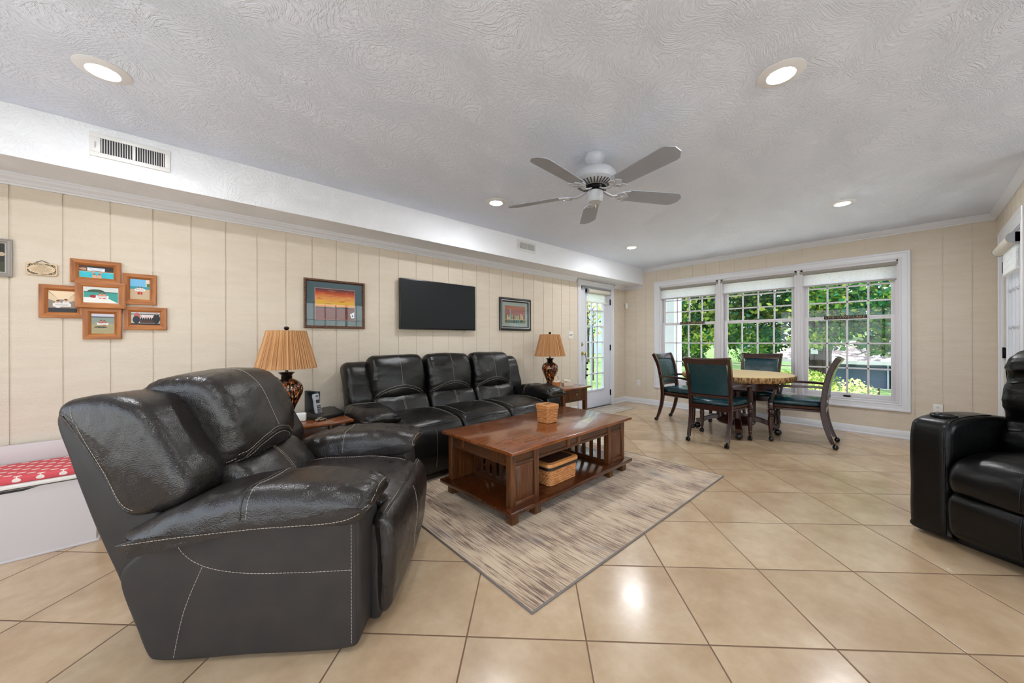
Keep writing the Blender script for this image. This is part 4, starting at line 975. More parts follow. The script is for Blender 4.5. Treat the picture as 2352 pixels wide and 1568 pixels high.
def lamp(x, y, label):
    t = thing('table_lamp', label, 'lamp', (x, y, EH), 0, 'tan shaded mosaic table lamps')
    g = G(); g.lathe([(0, 0), (.058, 0), (.06, .006), (.056, .014), (.05, .018), (.048, .026), (.04, .03), (0, .03)], seg=36); g.build('base', m_bronze, t)
    g = G(); g.lathe([(.038, .028), (.046, .04), (.062, .08), (.085, .13), (.106, .18), (.113, .215), (.108, .245), (.09, .272), (.062, .290), (.044, .298), (0, .298)], seg=48); g.build('body', m_mosaic, t)
    g = G(); g.lathe([(.040, .294), (.036, .302), (.041, .306), (.036, .311), (.040, .316), (.036, .322), (.043, .334), (.056, .346), (.054, .349), (.02, .352), (0, .352)], seg=32); g.build('neck', m_bronze, t)
    g = G(); g.tube([(0, 0, .35), (0, 0, .44)], .011, seg=14); g.tube([(0, 0, .44), (0, 0, .668)], .004, seg=8); g.build('stem', m_bronze, t)
    g = G(); npl = 110
    def rip(a, z): return 1 + .014*math.sin(npl*a)*(1 if .386 < z < .668 else .0)
    prof = [(.208, .380), (.207, .388), (.198, .42), (.178, .50), (.156, .58), (.137, .66), (.135, .672), (.131, .672), (.133, .66), (.152, .58), (.174, .50), (.195, .42), (.204, .384)]
    n = npl*4
    g.ring_sweep([[((r*rip(2*PI*k/n, z) if i < 7 else r)*math.cos(2*PI*k/n), (r*rip(2*PI*k/n, z) if i < 7 else r)*math.sin(2*PI*k/n), z) for i, (r, z) in enumerate(prof)] for k in range(n)], close=True)
    sh = g.build('lamp_shade', m_pleat, t, smooth=70)
    g = G()
    for k in range(3): a = 2*PI*k/3; g.tube([(0, 0, .664), (.133*math.cos(a), .133*math.sin(a), .664)], .002, seg=6)
    g.build('spider', m_bronze, t)
    g = G(); g.lathe([(0, .664), (.008, .664), (.006, .674), (.014, .68), (.019, .69), (.017, .70), (.008, .705), (0, .706)], seg=20); g.build('finial', m_bronze, t)
lamp(.575, 3.27, 'table lamp with pleated tan shade beside the phone, left of sofa')
lamp(3.625, 3.28, 'table lamp with pleated tan shade near the glazed door, right of sofa')
# ------------------------------------------------------------------ small things on the end tables
t = thing('cordless_phone', 'silver and black cordless telephone with answering machine base on the end table', 'telephone', (.795, 3.06, EH), R(24))
g = G(); P4 = [(-.10, -.07, 0), (.13, -.07, 0), (.13, .09, 0), (-.10, .09, 0)]
g.ring_sweep([[(x*k, y*k, z + (y + .07)*s) for x, y, _ in [(-.11,-.05,0),(-.09,-.075,0),(.11,-.075,0),(.13,-.05,0),(.13,.06,0),(.11,.085,0),(-.09,.085,0),(-.11,.06,0)]] for k, z, s in ((1, 0, 0), (1.02, .012, .08), (.96, .028, .22))]); ph = g.build('base', m_black, t)
mt_ = Matrix.Rotation(R(12.5), 4, 'X')
g = G(); g.box((.0, .015, .030), (.10, .06, .034), bev=.004, mat=mt_); q = g.build('display_panel', m_grayp, ph)
g = G(); g.box((.012, .022, .0335), (.075, .05, .0352), mat=mt_); g.build('display', mat('lcd_green_gray', '8f9a8a', .3), q)
g = G()
for i in range(4):
    for j in range(3): g.box((.002 + i*.026, -.055 + j*.021, .029), (.022 + i*.026, -.042 + j*.021, .034), bev=.002, mat=mt_)
g.build('keypad', m_grayp, ph)
mh = Matrix.Translation((-.055, .0, .018)) @ Matrix.Rotation(R(-14), 4, 'X')
g = G(); g.box((-.032, -.026, -.005), (.032, .03, .025), bev=.006, mat=mh); g.build('cradle', m_black, ph)
g = G(); g.ring_sweep([[tuple(mh @ Vector((x*k, y*k, z))) for x, y in ((-.024,-.009),(-.016,-.014),(.016,-.014),(.024,-.009),(.024,.008),(.016,.013),(-.016,.013),(-.024,.008))] for k, z in ((.8, .004), (1, .01), (1, .09), (.92, .12), (1, .16), (.8, .172))]); hs = g.build('handset', m_grayp, t)
g = G()
for i in range(3):
    for j in range(5): g.box((-.015 + i*.011, -.0165, .022 + j*.013), (-.007 + i*.011, -.0135, .030 + j*.013), mat=mh)
g.box((-.014, -.0163, .10), (.014, -.0135, .125), mat=mh); g.box((-.01, -.0163, .15), (.01, -.0135, .158), mat=mh); g.build('keypad', m_black, hs)
g = G(); g.tube([(.12, .06, .012), (.16, .09, .05), (.17, .13, .03), (.18, .16, .004)], .0028, seg=6); g.build('cord', m_black, t)
t = thing('router', 'upright dark router behind the cordless phone on the end table', 'router', (.745, 3.235, EH), R(20))
g = G(); g.box((-.018, -.075, .0), (.018, .075, .19), bev=.004); g.box((-.026, -.04, 0), (.026, .04, .012), bev=.003); b_ = g.build('case', mat('dark_teal_plastic', '16262c', .35), t)
g = G(); 
for k in range(5): g.box((-.004, -.0765, .06 + k*.018), (.004, -.0745, .065 + k*.018))
g.build('status_light', m_whitep, b_)
t = thing('speaker', 'small white cube device in front of the lamp on the end table', 'speaker', (.615, 3.035, EH), R(-22))
g = G(); g.box((-.042, -.022, 0), (.042, .022, .062), bev=.010, seg=3); g.build('case', m_whitep, t)
t = thing('toy_car', 'tiny silver toy car on the end table before the phone', 'toy car', (.735, 2.945, EH), R(12))
g = G(); g.prism([(-.036, -.014, .006), (-.037, -.014, .014), (-.022, -.014, .017), (-.012, -.014, .025), (.008, -.014, .025), (.018, -.014, .017), (.035, -.014, .013), (.036, -.014, .006)], (0, .028, 0)); g.build('body', mat('silver_gold_car_paint', 'b8a98c', .3, .6), t)
for x in (-.022, .022):
    for y in (-.015, .015): g = G(); g.tube([(x, y - .003, .0072), (x, y + .003, .0072)], .007, seg=14); g.build('wheel', m_black, t)
g = G(); g.prism([(-.018, -.0146, .0175), (-.0105, -.0146, .0238), (.007, -.0146, .0238), (.014, -.0146, .0175)], (0, .0292, 0)); g.build('window', m_black, t)
t = thing('wicker_handle_basket', 'tiny basket with bentwood handle on the far end table by the sofa arm', 'basket', (3.49, 3.05, EH), R(10))
g = G(); g.lathe([(.045, 0), (.055, .03), (.06, .06), (.056, .062), (.04, .01), (0, .01)], seg=24); g.build('bowl', m_weave, t)
g = G(); g.tube([(.056*math.cos(a), 0, .055 + .085*math.sin(a)) for a in [PI*k/14 for k in range(15)]], .005, seg=6); g.build('handle', mat('pale_bentwood', 'd3a981', .5), t)
g = G()
for k in range(9): a = k*.7; g.sphere((.03*math.cos(a), .03*math.sin(a), .062 + .006*math.sin(k)), .016, seg=7)
g.build('potpourri', mat('pale_dried_flowers', 'cfc3b6', .8), t)
t = thing('telephone', 'small pale desk telephone lying on the far end table', 'telephone', (3.72, 3.05, EH), R(-30))
g = G(); g.prism([(-.07, -.05, 0), (-.07, -.05, .03), (.0, -.05, .05), (.07, -.05, .012), (.07, -.05, 0)], (0, .1, 0)); g.build('body', mat('bone_plastic', 'cbbfae', .4), t)
g = G(); g.box((-.075, -.02, .045), (.03, .02, .07), bev=.008, mat=Matrix.Rotation(R(8), 4, 'Y')); g.build('handset', mat('ivory_plastic', 'd8cec0', .4), t)
t = thing('salt_shaker', 'tiny pale shaker standing at the back of the far end table', 'shaker', (3.83, 3.12, EH))
g = G(); g.lathe([(0, 0), (.016, 0), (.014, .02), (.008, .038), (.009, .046), (.004, .055), (0, .056)], seg=16); g.build('body', m_whitep, t)
t = thing('cable_box', 'black box on the lower shelf of the far end table', 'box', (3.615, 3.1, .1385))
g = G(); g.box((-.12, -.1, 0), (.12, .1, .05), bev=.004); g.build('case', m_black, t)
# ------------------------------------------------------------------ dining set
def armchair(name, label, loc, rz, group):
    t = thing(name, label, 'chair', loc, rz, group)
    for s in (-1, 1):
        y = .205*s
        # rear legs run up into the raked back posts
        pts = [(-.055, y*.98, .055), (-.03, y, .12), (.0, y, .22), (.02, y*1.01, .33), (.024, y*1.02, .43), (.014, y*1.03, .55), (-.004, y*1.05, .68), (-.035, y*1.08, .81), (-.082, y*1.11, .92), (-.10, y*1.12, .952)]
        g = G(); g.bar(crom(pts, 4, False), .034, [.034 + .014*min(1, k/14) for k in range(37)], up=(1, 0, 0)); g.build('leg', m_mahog, t)
        # turned front legs
        yf = .262*s
        g = G(); g.lathe([(0, .05), (.012, .05), (.013, .075), (.018, .09), (.02, .10), (.016, .108), (.019, .116), (.0225, .17), (.026, .24), (.026, .275), (.018, .285), (.026, .293), (.026, .30), (.017, .308), (.026, .320), (.0285, .338), (.026, .355), (.018, .362), (.02, .37), (.02, .375), (0, .375)], c=(.475, yf, 0), seg=18); g.box((.450, yf - .024, .37), (.498, yf + .024, .44), bev=.004); g.build('leg', m_mahog, t)
        for cx, cy in ((-.068, y*.98), (.475, yf)):
            g = G(); g.sphere((cx - .006, cy - .011, .0265), .0255, seg=14, sc=(1, .55, 1)); g.sphere((cx - .006, cy + .013, .0265), .0255, seg=14, sc=(1, .55, 1)); g.tube([(cx, cy, .036), (cx + .003, cy, .062)], .009, seg=10); g.tube([(cx-.006, cy - .012, .0265), (cx-.006, cy + .012, .0265)], .014, seg=12); g.build('caster', m_caster, t)
        # arms: over the post, forward, then scroll down into the front leg
        ya = .268*s
        pts = [(-.012, y*1.06, .638), (.06, y*1.16, .645), (.2, ya*1.03, .645), (.33, ya*1.05, .640), (.40, ya*1.03, .628), (.432, ya, .60), (.44, ya, .56), (.452, ya*.99, .50), (.472, yf, .43)]
        g = G(); g.bar(crom(pts, 5, False), [.046]*20 + [.046 - .001*k for k in range(21)], [.026]*41, up=(0, 0, 1) if False else (.35, 0, 1)); g.build('armrest', m_mahog, t)
    # seat frame and cushion
    def outline(k, z, dx=0): return [(x + dx, y*k, z) for x, y in ((.0, -.195), (.15, -.225), (.32, -.25), (.44, -.258), (.505, -.235), (.52, -.12), (.525, 0), (.52, .12), (.505, .235), (.44, .258), (.32, .25), (.15, .225), (.0, .195))]
    g = G(); g.ring_sweep([outline(.95, .370), outline(1.0, .378), outline(1.0, .392), outline(.97, .396), outline(1.0, .402), outline(1.02, .425), outline(.98, .43)]); g.build('seat_frame', m_mahog, t)
    g = G(); R_ = []
    for k, z in ((.96, .43), (1.0, .445), (1.0, .462), (.95, .482), (.82, .493), (.5, .499), (.15, .501)):
        R_.append([(.26 + (x - .26)*k*(1 if k < 1 else 1.0), y*k, z) for x, y, _ in outline(1, 0)])
    g.ring_sweep(R_); g.build('seat_cushion', m_teal, t, smooth=70)
    # back: top rail, lower rail, upholstered panel
    def bk(z):
        zs = [(.43, .024), (.55, .014), (.68, -.004), (.81, -.035), (.92, -.082), (.955, -.102)]
        for (a, xa), (b, xb) in zip(zs, zs[1:]):
            if a <= z <= b: return xa + (xb - xa)*(z - a)/(b - a)
        return zs[-1][1] if z > .9 else zs[0][1]
    def bow(y): return -.028*(1 - (y/.22)**2)
    def row(z, off, hw=.205, n=9, b=1.0): return [(bk(z) + bow(y)*b + off, y, z) for y in [-hw + 2*hw*k/(n-1) for k in range(n)]]
    for z0, z1, hw in ((.885, .955, .218), (.515, .545, .205)):
        g = G(); rings = []
        for k in range(13):
            y = -hw + 2*hw*k/12; xb = bk((z0+z1)/2) + bow(y); tilt = bk(z1) - bk(z0); dz = (.012*(1 - (y/hw)**2) if z0 > .8 else 0)
            rings.append([(xb - .016 - tilt/2, y, z0), (xb + .014 - tilt/2, y, z0), (xb + .016 + tilt/2, y, z1 - dz), (xb + .002 + tilt/2, y, z1 + .008 - dz), (xb - .018 + tilt/2, y, z1 - .004 - dz)])
        g.ring_sweep(rings); g.build('back_rail', m_mahog, t)
    g = G(); n = 9; zz = [.55 + (.885 - .55)*k/8 for k in range(9)]; hw = .196
    F = []
    for z in zz:
        q = row(z, .010, hw, n); r_ = []
        for k, p in enumerate(q):
            e = 1 - (p[1]/hw)**2; ez = 1 - ((z - .7175)/.1675)**2; r_.append((p[0] + .018*math.sqrt(max(0, e*ez)), p[1], z))
        q2 = row(z, -.012, hw, n); F.append(r_ + list(reversed(q2)))
    g.ring_sweep(F); g.build('back_panel', m_teal, t, smooth=60)
    return t
GC = 'upholstered armchairs on casters around the game table'
armchair('dining_armchair', 'teal armchair on casters with its back to the camera, before the round table', (4.285, 1.505, 0), R(-1), GC)
armchair('dining_armchair', 'teal armchair on casters at the right of the round table, seen side-on', (5.19, .615, 0), R(94), GC)
armchair('dining_armchair', 'teal armchair on casters at the left of the round table, lit blue', (5.17, 2.37, 0), R(-93), GC)
armchair('dining_armchair', 'teal armchair behind the round table with its back to the window', (5.93, 1.42, 0), R(180), GC)
TBL = thing('round_table', 'round pedestal game table of dark wood under a tan fringed cover', 'table', (5.09, 1.478, 0), R(20))
g = G(); g.lathe([(0, .70), (.545, .70), (.57, .71), (.575, .735), (0, .735)], seg=64); g.build('tabletop', m_mahog, TBL)
g = G(); g.lathe([(0, .55), (.40, .55), (.43, .57), (.44, .70), (0, .70)], seg=8, mat=Matrix.Rotation(R(22.5), 4, 'Z')); g.build('apron_box', m_mahog, TBL)
for k in range(4):
    a = k*PI/2; c, s_ = math.cos(a), math.sin(a)
    g = G(); g.tube([(.17*c, .17*s_, .55), (.17*c, .17*s_, .14)], [.045, .045], seg=16); g.build('column', m_mahog, TBL)
    g = G(); g.bar(crom([(.02*c, .02*s_, .17), (.16*c, .16*s_, .185), (.28*c, .28*s_, .165), (.38*c, .38*s_, .12), (.44*c, .44*s_, .10)], 5, False), .075, .055); g.build('foot', m_mahog, TBL)
    g = G(); g.sphere((.43*c, .43*s_, .043), .042, seg=16); g.build('caster', m_caster, TBL)
g = G(); g.lathe([(0, .12), (.2, .12), (.21, .14), (.16, .20), (.14, .22), (0, .22)], seg=32); g.build('pedestal_base', m_mahog, TBL)
# tan quilted elastic cover
def cover_mat():
    m = mat('tan_straw_cover', 'c3ac80', .85); N, L, b = nodes_of(m)
    tc = N.new('ShaderNodeTexCoord'); v = N.new('ShaderNodeTexVoronoi'); v.inputs['Scale'].default_value = 55; L.new(tc.outputs['Object'], v.inputs['Vector'])
    bp = N.new('ShaderNodeBump'); bp.inputs['Strength'].default_value = .5; bp.inputs['Distance'].default_value = .004; L.new(v.outputs['Distance'], bp.inputs['Height']); L.new(bp.outputs[0], b.inputs['Normal']); return m
m_cov = cover_mat(); m_fringe = mat('tan_gathered_fringe', 'a98556', .85, col2='5b3f20', nscale=18, nstretch=(3, 3, .8), nlo=.42, nhi=.6)
t = thing('table_cover', 'tan quilted cover with gathered fringe edge on the round table', 'table cover', (5.09, 1.478, 0))
g = G(); n = 180
g.ring_sweep([[(r*math.cos(2*PI*k/n), r*math.sin(2*PI*k/n), z) for k in range(n)] for r, z in ((.05, .742), (.3, .742), (.55, .741), (.588, .738), (.60, .728))]); g.build('top_cloth', m_cov, t)
g = G(); n = 420; rings = []
for r, z, am in ((.598, .732, .001), (.606, .715, .006), (.604, .69, .009), (.592, .672, .010), (.585, .665, .006), (.578, .668, .004), (.59, .71, .002)):
    rings.append([((r + am*noise.noise((k*.9, z*30, 0))*1.6)*math.cos(2*PI*k/n), (r + am*noise.noise((k*.9, z*30, 0))*1.6)*math.sin(2*PI*k/n), z + (.006*noise.noise((k*.5, 7, 1)) if z < .67 else 0)) for k in range(n)])
g.ring_sweep(rings, cap=False); g.build('fringe', m_fringe, t, smooth=80)
# ------------------------------------------------------------------ ceiling fan
FN = thing('ceiling_fan', 'white five-bladed ceiling fan hanging in the middle of the room', 'ceiling fan', (2.109, 1.483, CH))
g = G(); g.lathe([(0, -.001), (.068, -.001), (.070, -.012), (.066, -.03), (.048, -.06), (.026, -.078), (.02, -.086), (0, -.088)], seg=40); g.build('canopy', m_fan, FN)
g = G(); g.tube([(0, 0, -.08), (0, 0, -.10)], .013, seg=14); g.build('downrod', m_fan, FN)
g = G(); g.lathe([(0, -.088), (.04, -.090), (.09, -.098), (.125, -.115), (.143, -.135), (.146, -.158), (.146, -.168), (.141, -.178), (.141, -.186), (.128, -.20), (.105, -.212), (.07, -.222), (0, -.224)], seg=56); mo = g.build('motor_housing', m_fan, FN)
g = G()
for k in range(32):
    a = 2*PI*k/32; c, s_ = math.cos(a), math.sin(a); g.bar([(.128*c, .128*s_, -.2025), (.085*c, .085*s_, -.2205)], .008, .003)
g.build('vent_slot', m_ventdark, mo)
g = G(); g.lathe([(0, -.222), (.075, -.222), (.08, -.23), (.078, -.244), (.04, -.25), (.035, -.256), (0, -.256)], seg=36); g.build('flywheel', m_darkmetal, FN)
g = G(); g.lathe([(0, -.252), (.052, -.252), (.057, -.258), (.057, -.300), (.053, -.316), (.045, -.327), (.042, -.324), (0, -.324)], seg=36); g.build('switch_housing', m_fan, FN)
g = G(); g.tube([(.01, 0, -.322), (.01, 0, -.36)], .0018, seg=6); g.sphere((.01, 0, -.362), .004, seg=8); g.build('pull_chain', m_brass, FN)
blade = None
for k in range(5):
    a = R(-32.5 + 72*k + 1.5)
    mt = Matrix.Rotation(a, 4, 'Z') @ Matrix.Translation((0, 0, -.262)) @ Matrix.Rotation(R(-13), 4, 'X')
    w0, w1 = .058, .070; xs = [(.20, -w0*.75), (.215, -w0), (.60, -w1), (.625, -w1*.9), (.66, -w1*.35), (.66, w1*.35), (.625, w1*.9), (.60, w1), (.215, w0), (.20, w0*.75)]
    g = G(); g.ring_sweep([[tuple(mt @ Vector((x, y, z))) for x, y in xs] for z in (0, .006)]); g.build('blade', m_fanblade, FN, smooth=20)
    g = G(); pl = [(.155, -.012), (.175, -.03), (.20, -.052), (.245, -.060), (.225, -.03), (.25, 0), (.225, .03), (.245, .060), (.20, .052), (.175, .03), (.155, .012)]
    g.ring_sweep([[tuple(mt @ Vector((x, y, z))) for x, y in pl] for z in (-.010, -.001)])
    for yy in (-.026, .026): 
        g.tube([tuple(mt @ Vector((.195 + .02*math.cos(q), yy + .02*math.sin(q), -.013))) for q in [2*PI*j/14 for j in range(14)]], .004, close=True, seg=6)
    m2 = Matrix.Rotation(a, 4, 'Z')
    g.bar([tuple(m2 @ Vector(p)) for p in ((.05, 0, -.24), (.09, 0, -.262), (.13, 0, -.275), (.165, 0, -.27))], .026, .010); g.build('blade_arm', m_fan, FN)
# ------------------------------------------------------------------ television
t = thing('television', 'flat black television mounted on the panelled wall above the sofa', 'television', (2.12, D, 1.54))
w, h = .965, .535
g = G(); g.box((-w/2, -.062, -h/2), (w/2, -.028, h/2), bev=.004); g.box((-.25, -.03, -.15), (.25, -.001, .15)); b_ = g.build('casing', m_bezel, t)
g = G(); g.box((-w/2 + .010, -.0635, -h/2 + .016), (w/2 - .010, -.0615, h/2 - .010)); g.build('screen', m_screen, t, smooth=0)
g = G(); g.box((w/2 - .14, -.060, -h/2 - .008), (w/2 - .08, -.045, -h/2)); g.build('foot_badge', m_grayp, t)
# ------------------------------------------------------------------ pictures
FC = {}
def cm(hx, r=.6):
    k = 'print_' + hx
    if k not in FC: FC[k] = mat(k, hx, r)
    return FC[k]
def wall_frame(name, label, cat, x0, x1, z0, z1, fw_, th, mats, mat_in=None, art=None, group=None, out=0.0, prof=None, glass=False):
    """framed picture on the TV wall; mats=(frame,) ; art(g, w, h) draws into local x,z at y=-y0"""
    cx, cz = (x0+x1)/2, (z0+z1)/2; w, h = x1 - x0, z1 - z0
    t = thing(name, label, cat, (cx, D - out, cz), 0, group)
    prof = prof or [(0, 0), (0, th*.9), (.004, th), (fw_*.6, th*.92), (fw_*.85, th*.6), (fw_, th*.35), (fw_, 0)]
    g = G(); cs = [(-w/2, -h/2, 1, 1), (w/2, -h/2, -1, 1), (w/2, h/2, -1, -1), (-w/2, h/2, 1, -1)]
    L4 = [[(sx*q + x, -o_, sz*q + z) for q, o_ in prof] for x, z, sx, sz in cs]
    # two materials: rails and stiles keep their own grain direction
    for i in range(4): g.ring_sweep([L4[i], L4[(i+1) % 4]], mi=(0 if i % 2 else 1) if len(mats) > 1 else 0, cap=False)
    g.build('frame', mats, t, smooth=25)
    iw, ih = w/2 - fw_, h/2 - fw_
    g = G(); g.box((-iw - .004, -.006, -ih - .004), (iw + .004, -.001, ih + .004)); g.build('mat_board' if mat_in else 'backing', mat_in or m_whitep, t, smooth=0)
    if art: art(t, iw, ih)
    if glass: g = G(); g.box((-iw - .004, -.013, -ih - .004), (iw + .004, -.011, ih + .004)); g.build('pane', m_glass, t, smooth=0)
    return t
def art_mesh(t, shapes, name='photo', y=-.0065):
    g = G(); ms = []; k = 0
    for s_ in shapes:
        kind, col = s_[0], s_[1]; m_ = cm(col)
        if m_ not in ms: ms.append(m_)
        mi = ms.index(m_); yy = y - .00006*k; k += 1
        if kind == 'r': x0, z0, x1, z1 = s_[2:]; g.poly([(x0, yy, z0), (x1, yy, z0), (x1, yy, z1), (x0, yy, z1)], mi)
        elif kind == 'e': cx, cz, rx, rz = s_[2:]; g.poly([(cx + rx*math.cos(2*PI*j/14), yy, cz + rz*math.sin(2*PI*j/14)) for j in range(14)], mi)
        elif kind == 'p': g.poly([(x, yy, z) for x, z in s_[2]], mi)
    return g.build(name, ms, t, smooth=0, recalc=False)
rnd = random.Random(3)
def sunset(t, iw, ih):
    aw, ah = iw - .068, ih - .058; aw0 = -iw + .062; sh = [('r', 'c98f8c', -aw - .005, -ah - .005, aw + .005, ah + .005)]
    cols = ['5b3a4a', '9c3a2c', 'c2472a', 'd9683a', 'e5884a', 'ef9a52', 'f0a24e', 'f2b24a', 'f0bb3c', 'eeb04a', 'e98e44']
    hz = -ah*.18
    for i, c in enumerate(cols): sh.append(('r', c, -aw, hz + (ah - hz)*(1 - (i+1)/len(cols)), aw, hz + (ah - hz)*(1 - i/len(cols))))
    for i in range(46):
        x = rnd.uniform(-aw, aw*.8); z = rnd.uniform(hz + .01, ah - .01); l = rnd.uniform(.02, .1)
        sh.append(('p', rnd.choice(['8a3a30', 'b14a30', 'f0a860', 'f4c070', 'c75834', '7a3a3c']), [(x, z), (min(aw, x + l*.5), z - .0016), (min(aw, x + l), z), (min(aw, x + l*.5), z + .002)]))
    sh.append(('p', '2b2f33', [(-aw, hz - .012), (aw, hz - .022), (aw, hz), (aw*.4, hz + .004), (0, hz - .002), (-aw, hz)]))
    sh.append(('r', '6d2c2f', -aw, -ah, aw, hz - .012)); sh.append(('e', '2b2f33', 0, hz + .008, .004, .01))
    for i in range(26):
        x = rnd.uniform(-aw, aw*.8); z = rnd.uniform(-ah, hz - .02); sh.append(('r', rnd.choice(['8c3c38', '9e4a44', '54252c', 'b06055']), x, z, min(aw, x + rnd.uniform(.01, .06)), z + .002))
    sh.append(('p', 'e8ecf4', [(aw*.82, -ah + .015), (aw*.97, -ah + .02), (aw*.97, -ah*.45), (aw*.74, -ah*.62)])); sh.append(('e', '3b4a86', aw*.88, -ah*.72, .006, .01))
    art_mesh(t, sh, 'sunset_print')
m_wf = wood('rustic_walnut_frame', '6b4024', '35190d', .4, .2, (10, 3, 10), 6)
wall_frame('framed_picture', 'wood-framed sunset print with wide blue-gray mat, left of television', 'picture', .768, 1.294, 1.268, 1.714, .024, .024, (m_wf,), mat('blue_gray_mat', '4e636b', .8), sunset, glass=True)
def skyline(t, iw, ih):
    aw, ah = iw*.80, ih*.70; z0 = -ah*.58
    sh = [('r', 'a7654f', -aw, -ah, aw, ah), ('r', '9c5f58', -aw, -ah*.1, aw, ah*.6), ('r', '8a6a50', -aw, z0, aw, -ah*.05)]
    for i in range(60):
        x = rnd.uniform(-aw, aw*.95); hgt = rnd.uniform(.01, .065); w_ = rnd.uniform(.003, .010); x1 = min(aw, x + w_)
        sh.append(('r', rnd.choice(['2f4a45', 'd9b27a', 'bdd3c4', '33302c', 'c98f6a', '58806f', 'e9d9a5', 'b9674c']), x, z0, x1, z0 + hgt))
    sh += [('r', '6fa3a8', -aw*.55, z0, -aw*.46, ah*.35), ('r', 'a9c4c0', -aw*.52, ah*.3, -aw*.49, ah*.62), ('r', 'd99a5b', aw*.5, z0, aw*.62, ah*.1)]
    sh.append(('r', '3a4a38', -aw, -ah, aw, z0 - .004))
    for i in range(24):
        x = rnd.uniform(-aw, aw*.93); sh.append(('r', rnd.choice(['3c8ea0', '8f9a5a', 'a8824a', '2d6a5a', '7a5a3a']), x, -ah, min(aw, x + .008), z0 - .004))
    sh.append(('r', 'e2c77c', -aw, z0 - .005, aw, z0))
    art_mesh(t, sh, 'skyline_print')
m_bf = mat('black_gloss_frame', '15110f', .25, coat=.4)
t = wall_frame('framed_picture', 'black-framed city skyline picture with gray mat, right of television', 'picture', 3.022, 3.592, 1.285, 1.722, .055, .026, (m_bf,), mat('sage_gray_mat', '9aa39c', .8), skyline, glass=True, prof=[(0, 0), (0, .024), (.006, .028), (.02, .026), (.026, .020), (.040, .020), (.055, .010), (.055, 0)])
g = G(); cs = [(-.285 + .030, -.2185 + .030, 1, 1), (.285 - .030, -.2185 + .030, -1, 1), (.285 - .030, .2185 - .030, -1, -1), (-.285 + .030, .2185 - .030, 1, -1)]
g.ring_sweep([[(x + sx*q, -o_, z + sz*q) for q, o_ in ((0, .019), (.0, .022), (.008, .023), (.010, .019))] for x, z, sx, sz in cs], close=True); g.build('silver_band', m_steel, t)
# partly cropped silver frame at the left edge
def cutpic(t, iw, ih):
    art_mesh(t, [('r', '2a2b26', -iw, -ih, iw, ih), ('r', '3a3f2c', -iw, -ih, iw, -ih*.3), ('e', 'b9a58d', iw*.9, ih*.25, .012, .012), ('e', '8b7a66', 0, ih*.1, .04, .05)], 'photo')
wall_frame('framed_picture', 'silver-gray framed dark photo cut off by the left edge of the image', 'picture', -1.06, -.768, 1.538, 1.762, .028, .018, (mat('pewter_frame', 'a29d98', .4, .3),), None, cutpic, prof=[(0, 0), (0, .014), (.005, .017), (.010, .013), (.017, .016), (.022, .010), (.028, .008), (.028, 0)])
# collage of six wooden frames
GP = 'cluster of six acacia wood photo frames'
def people(shapes, pts, s, body, skin='c79a7c', card=True):
    for x, z in pts:
        shapes.append(('e', body, x, z - s*1.5, s*1.2, s*1.6)); shapes.append(('e', skin, x, z, s*.55, s*.7)); shapes.append(('e', '4a2f22', x, z + s*.45, s*.55, s*.35))
    if card:
        cx = sum(p[0] for p in pts)/len(pts); cz = min(p[1] for p in pts) - s*1.5; shapes.append(('r', 'e8e2dc', cx - s*2.8, cz - s*.9, cx + s*2.8, cz + s*.6))
        for q in (.2, -.3): shapes.append(('r', '6f6a86', cx - s*2.2, cz + s*q - .0008, cx + s*2.0, cz + s*q + .0008))
def a_pool(t, iw, ih):
    s = [('r', '4c2f26', -iw, 0, iw, ih), ('r', '2c2019', -iw*.5, ih*.3, iw, ih), ('r', 'c9b49b', -iw, -ih*.02, iw, ih*.08), ('r', '35b9c9', -iw, -ih, iw, -ih*.02), ('e', 'b98873', -iw*.75, ih*.4, .02, .008), ('r', '3a5b2c', -iw*.6, ih*.2, -iw*.45, ih*.7)]
    for i in range(20): x = rnd.uniform(-iw, iw*.8); z = rnd.uniform(-ih, -ih*.1); s.append(('r', rnd.choice(['5fd6e0', '1f9cb0']), x, z, min(iw, x + .02), z + .0015))
    s += [('p', 'c79a7c', [(-.014, -.018), (-.038, .012), (-.034, .015), (-.008, -.010)]), ('p', 'c79a7c', [(.014, -.018), (.036, .012), (.031, .015), (.008, -.010)])]
    people(s, [(-.010, -.018), (.012, -.018)], .009, 'cfa58c', card=False); s += [('r', 'dfe6ef', -.04, .006, .036, .026)]
    s += [('r', '3a4a7a', -.034, .019, .03, .0205), ('r', '3a4a7a', -.026, .011, .024, .0125)]
    art_mesh(t, s)
def a_beach(t, iw, ih):
    s = [('r', '6fb4dc', -iw, ih*.2, iw, ih), ('r', '2f93a4', -iw, 0, iw, ih*.28), ('r', 'c3ab8c', -iw, -ih, iw, ih*.02), ('r', 'd9cdb8', iw*.6, ih*.3, iw, ih), ('r', '4c6b2c', iw*.7, ih*.3, iw, ih*.6)]
    s += [('r', 'b5302e', -.012, -.035, -.001, -.012), ('r', 'b5302e', .002, -.035, .012, -.012)]; people(s, [(-.007, .012), (.008, .012)], .009, 'e6ded6'); art_mesh(t, s)
def a_plane(t, iw, ih):
    s = [('r', '8c8177', -iw, -ih, iw, ih), ('p', 'e6cfae', [(-iw, ih), (iw, ih), (iw*.3, ih*.2), (-iw*.3, ih*.2)]), ('p', 'd9c2a2', [(-iw, ih*.9), (-iw*.3, ih*.2), (-iw*.5, 0), (-iw, ih*.2)]), ('p', 'd9c2a2', [(iw, ih*.9), (iw*.3, ih*.2), (iw*.5, 0), (iw, ih*.2)]), ('r', '2b2a30', -iw, -ih, iw, -ih*.6)]
    people(s, [(-.02, .0), (.012, .008)], .013, 'd8d6da'); art_mesh(t, s)
